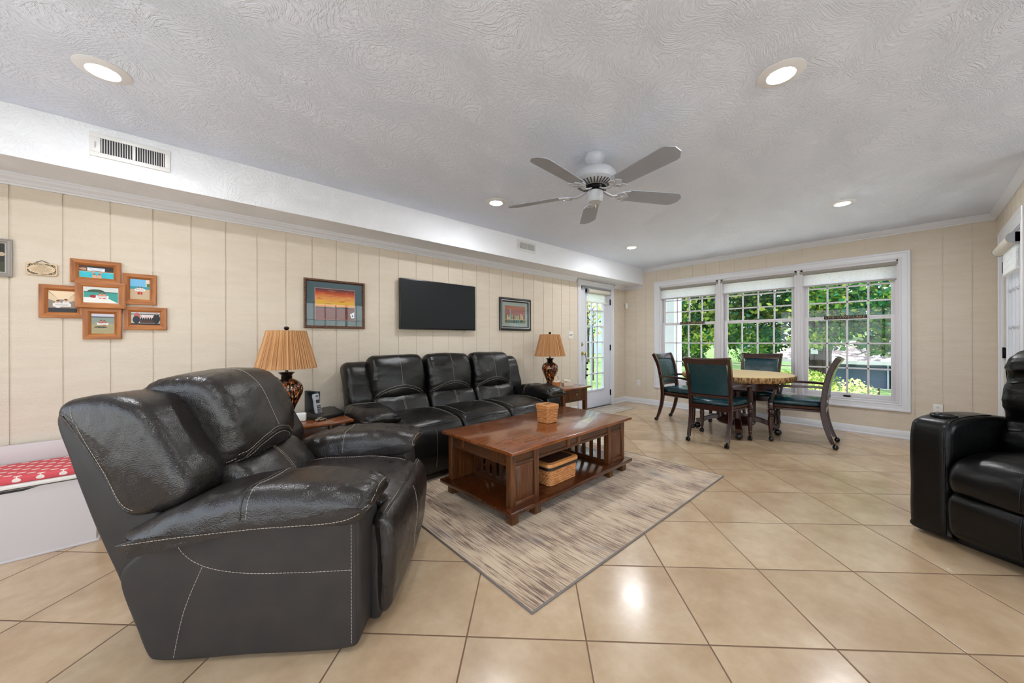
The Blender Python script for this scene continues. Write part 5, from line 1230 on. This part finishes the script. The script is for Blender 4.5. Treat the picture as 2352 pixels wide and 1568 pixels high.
def a_boat(t, iw, ih):
    s = [('r', 'cdd3cf', -iw, ih*.4, iw, ih), ('e', '3e4f3a', -iw*.3, ih*.45, iw*.5, ih*.3), ('r', '3b4a4a', -iw, ih*.3, iw, ih*.45), ('r', '3a9a90', -iw, -ih, iw, ih*.35), ('r', 'dfdedb', -iw, -ih, iw*.1, -ih*.4), ('p', 'e6e4e1', [(-iw, -ih), (iw, -ih), (iw*.3, -ih*.3), (-iw, -ih*.35)]), ('e', '9c1f2e', -iw*.45, -ih*.2, .016, .010)]
    people(s, [(-.004, .008), (.014, .006)], .010, 'c9503c'); art_mesh(t, s)
def a_swim(t, iw, ih):
    s = [('r', 'c5c3cf', -iw, ih*.7, iw, ih), ('r', '4a5560', -iw, ih*.6, iw, ih*.72), ('r', '86938a', -iw, 0, iw, ih*.62), ('r', 'a49b78', -iw, -ih, iw, 0), ('e', '4b4a3c', -iw*.2, -ih*.35, .03, .006)]
    for i in range(24): x = rnd.uniform(-iw, iw*.8); z = rnd.uniform(-ih, ih*.5); s.append(('r', rnd.choice(['b9b18c', '71806f', 'd8d1b8']), x, z, min(iw, x + .008), z + .001))
    people(s, [(-.008, .018), (.006, .014)], .009, 'b0403a'); art_mesh(t, s)
def a_deck(t, iw, ih):
    s = [('r', 'b9b7b4', -iw, -ih, iw, ih), ('r', '55606a', -iw, ih*.6, iw, ih*.75), ('r', '4a3430', -iw*.4, -ih*.7, iw*.8, -ih*.1), ('e', 'b5605a', -iw*.6, ih*.3, .016, .026), ('e', '2a3038', -iw*.65, -ih*.2, .018, .026), ('e', '22252b', iw*.75, 0, .018, .034), ('e', 'a5795f', iw*.75, ih*.75, .006, .007), ('r', 'e2d6d4', -iw*.25, ih*.1, iw*.5, ih*.55), ('r', 'b04844', -iw*.15, ih*.38, iw*.4, ih*.42), ('r', 'b04844', -iw*.1, ih*.2, iw*.35, ih*.24), ('r', '2c2422', -iw, -ih, iw, -ih*.75)]
    for i in range(7): s.append(('e', '1e1a1a', -iw*.3 + i*.011, -ih*.05, .004, .01))
    art_mesh(t, s)
FRM = (m_acacia, m_acaciah)
W_ = .036
wall_frame('photo_frame', 'wooden photo frame with pool picture, top of the frame cluster', 'photo frame', -.548, -.327, 1.535, 1.685, W_, .020, FRM, None, a_pool, GP)
wall_frame('photo_frame', 'wooden photo frame with beach picture, right of the frame cluster', 'photo frame', -.322, -.156, 1.408, 1.620, W_, .018, FRM, None, a_beach, GP)
wall_frame('photo_frame', 'wooden photo frame with aeroplane cabin picture, left of the frame cluster', 'photo frame', -.672, -.485, 1.302, 1.508, W_, .018, FRM, None, a_plane, GP)
wall_frame('photo_frame', 'wooden photo frame with sea and boat picture, centre of the frame cluster', 'photo frame', -.527, -.305, 1.372, 1.543, W_, .014, FRM, None, a_boat, GP, out=.020)
wall_frame('photo_frame', 'wooden photo frame with shallow water picture, bottom of the frame cluster', 'photo frame', -.497, -.324, 1.168, 1.372, W_, .020, FRM, None, a_swim, GP)
wall_frame('photo_frame', 'wooden photo frame with deck table picture, lower right of the frame cluster', 'photo frame', -.318, -.104, 1.232, 1.392, W_, .018, FRM, None, a_deck, GP)
# hanging plaque
t = thing('wall_plaque', 'small cream plaque with ornate border and verse, hung by a cord', 'plaque', (-.660, D, 1.600))
m_pq = mat('cream_plaque_clay', 'd6bd9c', .6); m_ink = mat('black_plaque_ink', '26221f', .6)
g = G(); g.ring_sweep([[(x, -y, z) for x, z, _ in rrect(.122*q, .076*q, .012, 0)] for q, y in ((1, .001), (1.0, .008), (.96, .011))]); g.build('tablet', m_pq, t)
g = G(); n = 40
el = [(.052*math.cos(2*PI*k/n), .029*math.sin(2*PI*k/n)) for k in range(n)]
def sq(k):
    a = 2*PI*k/n; c, s_ = math.cos(a), math.sin(a); r = (abs(c)**5 + abs(s_)**5)**(-.2); return (.055*c*r, .0325*s_*r)
rg_ = [sq(k) for k in range(n)]
for k in range(n):
    j = (k+1) % n; g.poly([(rg_[k][0], -.0113, rg_[k][1]), (rg_[j][0], -.0113, rg_[j][1]), (el[j][0], -.0113, el[j][1]), (el[k][0], -.0113, el[k][1])])
g.build('ornate_border', mat('black_cream_filigree', '1f1c1a', .6, col2='c9b292', nscale=220, nlo=.5, nhi=.56), t, smooth=0)
g = G()
for i, (tx, sz) in enumerate((('A Hundred Years', .0075), ('From Now', .0075), ('It will not matter', .0062), ('what kind of house I lived in,', .0062), ('how much money was in my bank,', .0062), ('or the kind of car I drove,', .0062), ('But the world may be different', .0062), ('because you were important', .0062), ('in the life of a', .0062), ('child.', .0062))):
    g.text(tx, sz, Matrix.Translation((0, -.0114, .0225 - i*.0052)) @ Matrix.Rotation(PI/2, 4, 'X') @ Matrix.Diagonal((.95, .8, 1, 1)), 0, .0001)
g.build('lettering', m_ink, t, smooth=0)
g = G(); g.tube([(-.03, -.004, .036), (-.002, -.003, .054), (.002, -.003, .054), (.030, -.004, .036)], .0016, seg=6); g.build('hanging_cord', m_black, t)
# ------------------------------------------------------------------ wall plates, sensor
def plate(name, label, cat, loc, face, kind):
    t = thing(name, label, cat, loc, 0)
    def pt(s, o_, z): return {'-y': (s, -o_, z), '-x': (-o_, -s, z)}[face]
    def bx(g, s0, s1, z0, z1, o0, o1, bev=0):
        P = [pt(s, o_, z) for s in (s0, s1) for o_ in (o0, o1) for z in (z0, z1)]
        g.box(tuple(min(p[i] for p in P) for i in range(3)), tuple(max(p[i] for p in P) for i in range(3)), bev=bev)
    w = .036 if kind == 'outlet' else .057
    g = G(); bx(g, -w, w, -.058, .058, 0, .006, .003); g.build('cover_plate', m_whitep, t)
    if kind == 'outlet':
        for z in (-.024, .024):
            g = G(); bx(g, -.017, .017, z - .014, z + .014, .0055, .008, .002); q = g.build('receptacle', m_whitep, t)
            g = G(); bx(g, -.008, -.0055, z - .002, z + .008, .0078, .0084); bx(g, .0055, .008, z - .002, z + .008, .0078, .0084); bx(g, -.002, .002, z - .010, z - .006, .0078, .0084); g.build('slot', m_black, q, smooth=0)
    else:
        for s in (-.023, .023):
            g = G(); bx(g, s - .005, s + .005, -.012, .012, .005, .008); bx(g, s - .003, s + .003, -.002, .008, .008, .016); g.build('toggle', m_darkmetal, t, smooth=0)
plate('light_switch', 'white double light switch plate beside the glazed door', 'light switch', (4.50, D, 1.235), '-y', 'switch')
plate('wall_outlet', 'white outlet low on the window wall near the left corner', 'outlet', (LX, 3.362, .365), '-x', 'outlet')
plate('wall_outlet', 'white outlet low on the window wall right of the window', 'outlet', (LX, -.204, .376), '-x', 'outlet')
t = thing('motion_sensor', 'small white motion sensor box in the far left corner of the walls', 'sensor', (LX - .03, D - .03, 1.79), R(45))
g = G(); g.box((-.03, -.036, -.052), (.03, .012, .052), bev=.008); g.build('case', m_whitep, t)
g = G(); g.box((-.02, -.038, -.04), (.02, -.035, -.005), bev=.003); g.build('lens', mat('frosted_sensor_lens', 'cfc8c0', .3), t)
# ------------------------------------------------------------------ storage bench with dotted cushion
t = thing('storage_bench', 'pale gray storage bench against the wall behind the recliner', 'bench', (-1.62, 3.17, 0))
bw = 1.245
g = G(); g.box((.012, .0, .012), (bw - .012, .018, .375)); g.box((.012, .40, .012), (bw - .012, .42, .375)); g.box((.012, .018, .012), (.03, .40, .375)); g.box((bw - .03, .018, .012), (bw - .012, .40, .375)); g.box((.03, .018, .012), (bw - .03, .40, .03)); g.build('box_body', m_bench, t)
g = G(); g.box((0, -.006, 0), (bw, .43, .012), bev=.003); g.build('plinth', m_bench, t)
g = G(); g.prism([(.25, -.0015, .374), (.30, -.0015, .362), (.98, -.0015, .362), (1.03, -.0015, .374)], (0, .0025, 0)); g.build('hand_slot', m_black, t, smooth=0)
g = G(); g.box((0, -.012, .382), (bw, .43, .402), bev=.005); g.build('lid', m_whitep, t)
g = G(); g.box((.0, .40, .402), (bw, .43, .54), bev=.006); g.build('back_panel', m_bench, t)
def dots():
    m = mat('red_cushion_white_dots', 'd4414c', .85); N, L, b = nodes_of(m); tc = N.new('ShaderNodeTexCoord')
    def M(op, a, bb=None):
        n = N.new('ShaderNodeMath'); n.operation = op
        for i, v in enumerate((a, bb)):
            if v is None: continue
            if isinstance(v, (int, float)): n.inputs[i].default_value = v
            else: L.new(v, n.inputs[i])
        return n.outputs[0]
    sp = N.new('ShaderNodeSeparateXYZ'); L.new(tc.outputs['Object'], sp.inputs[0])
    x = M('DIVIDE', sp.outputs[0], .078); y = M('DIVIDE', M('ADD', sp.outputs[1], M('MULTIPLY', sp.outputs[2], -1.0)), .036)
    sh = M('MULTIPLY', M('FLOOR', M('MODULO', y, 2.0)), .5)
    fx = M('SUBTRACT', M('FRACT', M('ADD', x, sh)), .5); fy = M('SUBTRACT', M('FRACT', y), .5)
    d = M('SQRT', M('ADD', M('MULTIPLY', fx, fx), M('MULTIPLY', M('MULTIPLY', fy, fy), .45)))
    mx = N.new('ShaderNodeMixRGB'); mx.inputs[1].default_value = hexc('cf5058'); mx.inputs[2].default_value = hexc('e6dcd2'); L.new(M('LESS_THAN', d, .19), mx.inputs[0]); L.new(mx.outputs[0], b.inputs['Base Color']); return m
c_ = G(); c_.box((.0, 0, 0), (bw - .03, .37, .036), bev=.012, seg=3); o = c_.build('bench_cushion', dots()); o.location = (-1.60, 3.175, .4025); tag(o, 'red cushion with white dots lying on the pale bench', 'cushion')
# white bar cabinet with lattice wine rack on the right-hand wall (seen in the picture glass)
t = thing('bar_cabinet', 'white cabinet with crossed lattice wine rack between the two windows beside the camera', 'cabinet', (1.03, RY2, 0))
g = G(); g.box((0, .001, .08), (.85, .45, .86), bev=.004); g.build('base_cabinet', m_white, t)
g = G(); g.box((-.02, .001, .86), (.87, .48, .90), bev=.006); g.build('countertop', m_grayp, t)
g = G()
for a, b in (((0, 1.3), (.85, 1.32)), ((0, 1.66), (.85, 1.68)), ((0, 2.04), (.85, 2.06))): g.box((a[0], .001, a[1]), (b[0], .30, b[1]))
for x in (0, .83): g.box((x, .001, 1.3), (x + .02, .30, 2.06))
g.build('shelf_unit', m_white, t)
g = G()
for k in range(-3, 9): 
    for s in (-1, 1):
        x0 = k*.12; pts = [(x0, .28, 1.32), (x0 + s*.34, .28, 1.66)]
        a, b = pts
        def clip(a, b):
            (xa, ya, za), (xb, yb, zb) = a, b
            lo, hi = .02, .83; t0, t1 = 0, 1; dx = xb - xa
            for lim, sg in ((lo, 1), (hi, -1)):
                fa = sg*(xa - lim); fb = sg*(xb - lim)
                if fa < 0 and fb < 0: return None
                if fa < 0: t0 = max(t0, fa/(fa - fb))
                if fb < 0: t1 = min(t1, fa/(fa - fb))
            if t1 - t0 < .05: return None
            return [(xa + dx*q, ya, za + (zb - za)*q) for q in (t0, t1)]
        c2 = clip(a, b)
        if c2: g.bar(c2, .012, .014, up=(0, 1, 0))
g.build('lattice', m_white, t)
# ------------------------------------------------------------------ outside
def ground_h(x, y):
    if x < 9: base = -.18 - max(0, x - 6.2)*.06
    elif x < 19: base = -.35 - (x - 9)*.035
    elif x < 26: base = -.70 - (x - 19)*.09
    elif x < 40: base = -1.33 + (x - 26)*.06
    else: base = -.49 + (x - 40)*.085
    ff = max(0, min(1, (y - 4)/6)); return base*(1 - ff) + ff*(-.12 - .0*x + max(0, x - 30)*.05)
m_lawn = mat('sunlit_lawn', '688746', .95, col2='446231', nscale=1.2, ndetail=8, bump=.6, bscale=40, bdist=.03)
g = G(); xs = [6.27 + .0] + [7 + k*1.0 for k in range(24)] + [33 + 4*k for k in range(20)]; ys = [-60 + 4*k for k in range(13)] + [-10 + k for k in range(26)] + [17 + 4*k for k in range(22)]
V = [[g.bm.verts.new((x, y, ground_h(x, y))) for y in ys] for x in xs]
for i in range(len(xs)-1):
    for j in range(len(ys)-1): g.bm.faces.new((V[i][j], V[i+1][j], V[i+1][j+1], V[i][j+1]))
o = g.build('lawn_ground', m_lawn, smooth=80); o['kind'] = 'structure'
g = G(); g.box((-6, D + .14, -.3), (6.27, 60, -.13)); o = g.build('side_lawn_ground', m_lawn, smooth=0); o['kind'] = 'structure'
g = G(); g.box((-12, -16, -.3), (JX + .14, RY2 - .14, -.06)); g.box((JX + .14, -16, -.3), (6.27, RY - .14, -.06)); g.box((-12, RY2 - .14, -.3), (X0 - .14, D + .14, -.06)); o = g.build('added_patio_ground', mat('bounce_patio_concrete', 'dcdad6', .9, col2='cfccc6', nscale=3), smooth=0); o['kind'] = 'structure'  # unseen pale patio, added to bounce sunlight up to the ceiling
g = G(); g.poly([(14, 1.2, ground_h(14, 1) + .02), (21.5, 1.4, ground_h(21.5, 1) + .02), (21.5, -9, ground_h(21.5, 0) + .02), (14, -9, ground_h(14, 0) + .02)]); o = g.build('driveway', mat('pale_driveway', 'bdbcc0', .9, col2='8f9aa8', nscale=.8, nstretch=(1, .3, 1))); o['kind'] = 'structure'
g = G(); g.poly([(6.275, -4, -.14), (12.2, -4, -.30), (12.2, 5.5, -.30), (6.275, 5.5, -.14)]); o = g.build('added_terrace_ground', mat('bounce_terrace_paving', 'e4e2de', .9, col2='d6d3cd', nscale=2)); o['kind'] = 'structure'  # white terrace hidden below the sill, added to throw daylight onto the ceiling
def leafmat(n, c, tr=.5):
    m = bpy.data.materials.new(n); m.use_nodes = True; N = m.node_tree.nodes; L = m.node_tree.links; N.remove(N['Principled BSDF'])
    d = N.new('ShaderNodeBsdfDiffuse'); t = N.new('ShaderNodeBsdfTranslucent'); d.inputs[0].default_value = hexc(c); t.inputs[0].default_value = hexc(c)
    mx = N.new('ShaderNodeMixShader'); mx.inputs[0].default_value = tr; L.new(d.outputs[0], mx.inputs[1]); L.new(t.outputs[0], mx.inputs[2]); L.new(mx.outputs[0], N['Material Output'].inputs[0]); return m
m_leaf = [leafmat('leaf_green', '4f7f33'), leafmat('leaf_deep_green', '24562f'), leafmat('leaf_yellow_green', '93a84a'), leafmat('leaf_blue_green', '2f6b52')]
m_leafdk = [leafmat('conifer_green', '2c4f2a', .2), leafmat('conifer_dark', '1f3a24', .2), leafmat('conifer_light', '4f7a34', .3)]
m_leafpale = [leafmat('leaf_pale_yellow', 'c3c463'), leafmat('leaf_pale_green', '93b455'), leafmat('leaf_rust', 'b98a4a')]
def leaves(name, blobs, n, size, mats, parent, rng):
    vs, fs, mi = [], [], []; tot = sum(b[3]*b[4]*b[5] for b in blobs)
    for b in blobs:
        cnt = max(8, int(n*b[3]*b[4]*b[5]/tot)); base_m = rng.randrange(len(mats))
        for _ in range(cnt):
            while True:
                p = Vector((rng.uniform(-1, 1), rng.uniform(-1, 1), rng.uniform(-1, 1)))
                if .25 < p.length < 1: break
            c = Vector((b[0] + p.x*b[3], b[1] + p.y*b[4], b[2] + p.z*b[5])); s = size*rng.uniform(.6, 1.3)
            a = Vector((rng.gauss(0, 1), rng.gauss(0, 1), rng.gauss(0, .6))).normalized(); q = a.cross(Vector((rng.gauss(0, 1), rng.gauss(0, 1), rng.gauss(0, 1)))).normalized()
            k = len(vs); vs += [c - a*s*.5, c + q*s*.36, c + a*s*.5, c - q*s*.36]; fs.append((k, k+1, k+2, k+3)); mi.append(base_m if rng.random() < .5 else rng.randrange(len(mats)))
    me = bpy.data.meshes.new(name); me.from_pydata(vs, [], fs); me.polygons.foreach_set('material_index', mi)
    for m in mats: me.materials.append(m)
    return obj_from(name, me, parent)
m_bark = mat('gray_brown_bark', '4a4038', .95, col2='2b2521', nscale=4, nstretch=(3, 3, .5), bump=1, bscale=8, bstretch=(3, 3, .5), bdist=.08)
rg = random.Random(11)
# the big oak
t = thing('oak_tree', 'large oak with thick dark trunk on the lawn outside the right window', 'tree', (19.4, 2.62, ground_h(19.4, 2.6)))
g = G(); g.tube([(0, 0, -.1), (0, 0, .25), (.0, 0, .8), (-.03, -.04, 1.8), (-.05, -.15, 3), (0, -.3, 4.5), (.2, -.2, 7)], [.62, .5, .46, .44, .46, .4, .2], seg=18)
for pts, r in (([(0, -.1, 3), (-1.5, 2, 3.6), (-3.5, 4.5, 4.2), (-5, 7, 4.6)], .18), ([(0, -.2, 3.4), (-2.5, -1.6, 4.2), (-5.5, -2.6, 4.4)], .16), ([(0, -.2, 2.8), (-3, 1, 3.4), (-6.5, 2.2, 3.5)], .13), ([(0, 0, 4), (1, -3, 5), (1, -6, 5.4)], .17), ([(-3.5, 4.5, 4.2), (-5, 5, 3.2), (-6.2, 5.6, 2.6)], .06)):
    g.tube(crom(pts, 5, False), [r*(1 - .75*k/(5*(len(pts)-1))) for k in range(5*(len(pts)-1)+1)], seg=8)
g.build('trunk', m_bark, t)
bl = []
for i in range(120):
    a = rg.uniform(0, 2*PI); rr = rg.uniform(0, 1)**.6; x = -2.5 + 6*rr*math.cos(a); y = 6.2*rr*math.sin(a); z = rg.uniform(2.6, 6.5) + (1.2 if rr < .4 else 0)
    s = rg.uniform(.6, 1.2); bl.append((x, y, z, s*1.3, s*1.3, s*.7))
for x, y, z, s in ((-8.2, -1.1, 1.9, .7), (-8.0, -.4, 2.6, .8), (-7.6, .6, 2.5, .8), (-7.6, -1.8, 2.3, .8), (-8.6, -2.1, 1.9, .5), (-7.8, 2.4, 2.4, .9), (-7.4, 3.6, 2.3, .9), (-7.0, 4.8, 2.2, .8), (-7.2, 1.5, 2.5, .8), (-6.8, 5.8, 2.3, .8), (-8.8, -2.8, 2.5, .8), (-9.2, -1.6, 2.9, .8), (-6.4, 3.2, 1.9, .5), (-7.9, -2.7, 1.6, .45), (-1.0, -.8, 2.3, .6), (-.9, .7, 2.2, .5), (-1.2, -.9, 1.8, .4)): bl.append((x, y, z, s*1.1, s*1.1, s*.55))
bl2 = []
for i in range(190):
    yy = rg.uniform(-4.6, 3.8); zz = rg.uniform(2.05, 4.3) if rg.random() < .8 else rg.uniform(1.7, 2.3); bl2.append((-7.2 + rg.uniform(-1.4, 1.4), yy, zz, .42, .42, .26))
leaves('foliage', bl2, 60000, .10, m_leaf, t, rg)
leaves('foliage', bl, 22000, .15, m_leaf, t, rg)
g = G(); g.box((-.60, -.10, 1.30), (-.50, .12, 1.62), bev=.01); g.build('thermometer_board', mat('white_board', 'd5dadd', .5), t)
def bush(name, label, loc, dims, n, size, mats, cat='hedge', group=None):
    t = thing(name, label, cat, loc, 0, group); r_ = random.Random(int(loc[0]*97 + loc[1]*31) & 0xffff)
    bl = [(r_.uniform(-dims[0], dims[0])*.8, r_.uniform(-dims[1], dims[1])*.9, r_.uniform(.15, .8)*dims[2], dims[0]*.45, dims[1]*.3, dims[2]*.35) for _ in range(14)]
    leaves('foliage', bl, n, size, mats, t, r_)
    g = G()
    for k in range(5): g.tube([(r_.uniform(-.3, .3)*dims[0], (k/4 - .5)*dims[1]*1.4, -.05), (r_.uniform(-.5, .5)*dims[0], (k/4 - .5)*dims[1]*1.5, dims[2]*.7)], .015, seg=5)
    g.build('stem', m_bark, t); return t
m_hl = [leafmat('hedge_lime', 'b4c46a'), leafmat('hedge_green', '7fa04a'), leafmat('hedge_pale', 'd3d79a')]
bush('boxwood_hedge', 'low lime green hedge just outside the right window', (8.6, .35, ground_h(8.6, 0)), (.6, 1.1, .98), 9000, .055, m_hl)
bush('boxwood_hedge', 'low green shrub at the foot of the big oak', (15.4, 2.35, ground_h(15.4, 2)), (.5, .9, .62), 2600, .07, m_hl)
bush('juniper_shrub', 'small dark green conifer shrub outside the middle window', (21.0, 8.5, ground_h(21, 8.5)), (.8, .8, 1.9), 3200, .10, m_leafdk, 'shrub')
bush('laurel_shrub', 'dark shrub on the lawn below the pavilion, outside the middle window', (29, 7.6, ground_h(29, 7.6)), (1, 1.8, 1.4), 2200, .13, m_leafdk, 'shrub')
# gray shed with shingle roof
t = thing('shed', 'blue-gray sided shed with brown shingle roof outside the right window', 'shed', (21.8, 1.9, ground_h(22, 1)))
gz = ground_h(22, 1)
g = G(); g.box((0, -1.25, -.2), (5, .95, 1.2)); g.build('wall', mat('blue_gray_siding', '5d6f86', .7, col2='566780', nscale=3, nstretch=(1, 1, 20)), t, smooth=0)
g = G(); g.prism([(-.45, 2.7, 1.20), (2.6, 2.7, 2.05), (5.6, 2.7, 1.2), (5.6, 2.7, 1.12), (2.6, 2.7, 1.95), (-.45, 2.7, 1.10)], (0, -6.0, 0)); g.build('roof', mat('brown_shingle_dappled_shade', '5d5457', .9, col2='a39a98', nscale=2.8, nlo=.46, nhi=.54), t, smooth=0)  # dappled tree shade is painted into the brown shingle colour
g = G(); g.box((-.5, -3.3, 1.05), (-.44, 2.72, 1.2)); g.build('fascia', m_white, t, smooth=0)
g = G(); g.box((-.06, -2.1, -.2), (.0, -1.3, 1.1)); g.box((-.06, -1.36, -.2), (.02, -1.24, 1.15)); g.build('corner_trim', mat('pale_blue_trim', 'b9cbe0', .6), t, smooth=0)
t = thing('playset', 'blue and white garden playset beside the gray shed', 'playset', (20.5, -.62, ground_h(20.5, -.6)))
g = G()
for y in (-.5, .35): g.tube([(0, y, -.1), (0, y, 1.9)], .05, seg=8)
g.tube([(0, -.5, 1.85), (0, .35, 1.85)], .05, seg=8); g.build('frame', mat('white_playset_post', 'dfe6ee', .5), t)
g = G(); g.sphere((0, .0, 1.25), .18, seg=12, sc=(.4, 1, 1)); g.build('seat', mat('blue_plastic', '2f6fc0', .4), t)
g = G(); g.box((-.1, -.5, .35), (.05, .35, .55), bev=.02); g.build('slide', mat('sky_blue_plastic', '7fbfe0', .4), t)
# pavilion with pale metal roof
t = thing('pavilion', 'open pavilion with pale metal roof outside the middle window', 'pavilion', (40, 8.9, ground_h(40, 8)))
g = G(); g.prism([(-1, 0, 1.05), (1.5, 0, 1.75), (4, 0, 1.05), (4, 0, .95), (-1, 0, .95)], (0, -5.6, 0)); g.build('roof', mat('pale_metal_roof', 'c3c6cc', .4), t, smooth=0).location = (0, 2.4, 0)
g = G()
for y in (2.2, 1.2, .2, -.8, -1.9, -3.0): g.box((-.9, y - .06, -.2), (-.78, y + .06, 1.0))
g.build('post', mat('dark_post', '2b2f33', .7), t, smooth=0)
g = G(); g.box((-.7, .9, -.2), (2.5, 2.2, .95)); g.build('wall', mat('pale_blue_wall', '9fb4cf', .6), t, smooth=0)
# dock-like rail in front of the pavilion
# white houses
def house(label, loc, dims, rz=0):
    t = thing('house', label, 'house', loc, rz); a, b, c = dims
    g = G(); g.box((-a/2, -b/2, -.5), (a/2, b/2, c)); g.build('wall', mat('pale_house_siding', 'a9b6c6', .6), t, smooth=0)
    g = G(); g.prism([(-a/2 - .4, -b/2 - .4, c), (0, -b/2 - .4, c + a*.3), (a/2 + .4, -b/2 - .4, c)], (0, b + .8, 0)); g.build('roof', mat('gray_roof', '8d9198', .8), t, smooth=0)
    for k in (-1, 0, 1):
        g = G(); g.box((-a/2 - .03, k*b*.28 - .5, c*.4), (-a/2, k*b*.28 + .5, c*.75)); g.build('window', mat('house_window', '5a6c84', .2), t, smooth=0)
    return t
house('pale house far beyond the trees outside the middle window', (62, 17.5, 1.3), (8, 9, 5))
house('pale house far beyond the trees outside the left window', (58, 29, 1.0), (8, 9, 4.5))
house('white house across the side lawn seen through the glazed door', (33, 24.5, .0), (8, 12, 4))
# tree belts
GT = 'background trees beyond the lawn'
def tree(name, label, x, y, h, r, n, size, mats, seed, trunk=.2, low=.25, group=GT):
    r_ = random.Random(seed); z = ground_h(x, y) if x > 6.2 else -.13
    t = thing(name, label, 'tree', (x, y, z), 0, group)
    g = G(); g.tube([(0, 0, -.1), (.05, .03, h*.3), (-.05, .08, h*.6), (0, 0, h*.9)], [trunk, trunk*.8, trunk*.5, trunk*.15], seg=8)
    for k in range(6): a = r_.uniform(0, 6.28); z0 = h*r_.uniform(.25, .6); g.tube([(0, 0, z0), (r*.4*math.cos(a), r*.4*math.sin(a), z0 + h*.12), (r*.8*math.cos(a), r*.8*math.sin(a), z0 + h*.25)], [trunk*.4, trunk*.25, trunk*.08], seg=5)
    g.build('trunk', m_bark, t)
    bl = [(r*.75*r_.uniform(-1, 1), r*.75*r_.uniform(-1, 1), h*r_.uniform(low, .95), r*.38, r*.38, h*.12) for _ in range(16)]
    leaves('foliage', bl, n, size, mats, t, r_)
for i in range(13):
    y = -16 + i*5.6; x = (50, 60, 70)[i % 3]
    if 8 < y < 36: x = (76, 90, 104)[i % 3]
    tree('shade_tree', 'tall green broadleaf tree in the belt beyond the lawn', x, y, 11 + (i*3 % 4), 4.2, 1500, .6, [m_leaf, m_leafdk, m_leafpale + m_leaf][i % 3], 100 + i, .3, .12)
for i, (x, y) in enumerate(((26, 10.6), (31, 15.5), (43, 19.0))):
    tree('young_tree', 'mid-sized yellow green tree on the lawn outside the left window', x, y, 7, 2.6, 2600, .24, m_leafpale + m_leaf, 200 + i, .14, .3, 'mid-sized trees on the lawn')
tree('multi_stem_tree', 'thin-stemmed pale leaved tree seen through the glazed door', 10.4, 7.4, 4.6, 1.3, 1500, .085, m_leafpale, 301, .03, .35, None)
tree('garden_tree', 'larger pale leaved tree farther off, seen through the glazed door', 17.5, 12.8, 6.5, 2.4, 2200, .13, m_leafpale, 302, .07, .35, None)
# porch column; eaves out of view, added to keep direct sun outside
g = G(); g.box((7.15, 3.16, -.3), (7.5, 3.36, 3.2)); o = g.build('porch_column', mat('gray_column_paint', 'b9c3cc', .5), smooth=0); tag(o, 'pale gray porch column outside the left window', 'column')
g = G(); g.box((LX + .14, RY - .14, 2.62), (6.62, D + 1.2, 2.76)); o = g.build('added_eave_window_side', m_white, smooth=0); o['kind'] = 'structure'
g = G(); g.box((X0 - .4, D + .14, 2.62), (6.27, D + 1.0, 2.76)); o = g.build('added_eave_lawn_side', m_white, smooth=0); o['kind'] = 'structure'
t = thing('board_fence', 'white vertical board fence outside the right glazed doors', 'fence', (4.5, -2.6, -.06))
g = G()
for k in range(48): g.box((k*.17, 0, -.2), (k*.17 + .155, .02, 3.0))
g.box((0, -.04, .3), (8.15, 0, .4)); g.box((0, -.04, 2.2), (8.15, 0, 2.3)); g.build('boards', mat('white_fence_board', 'e6ebf2', .6), t, smooth=0)
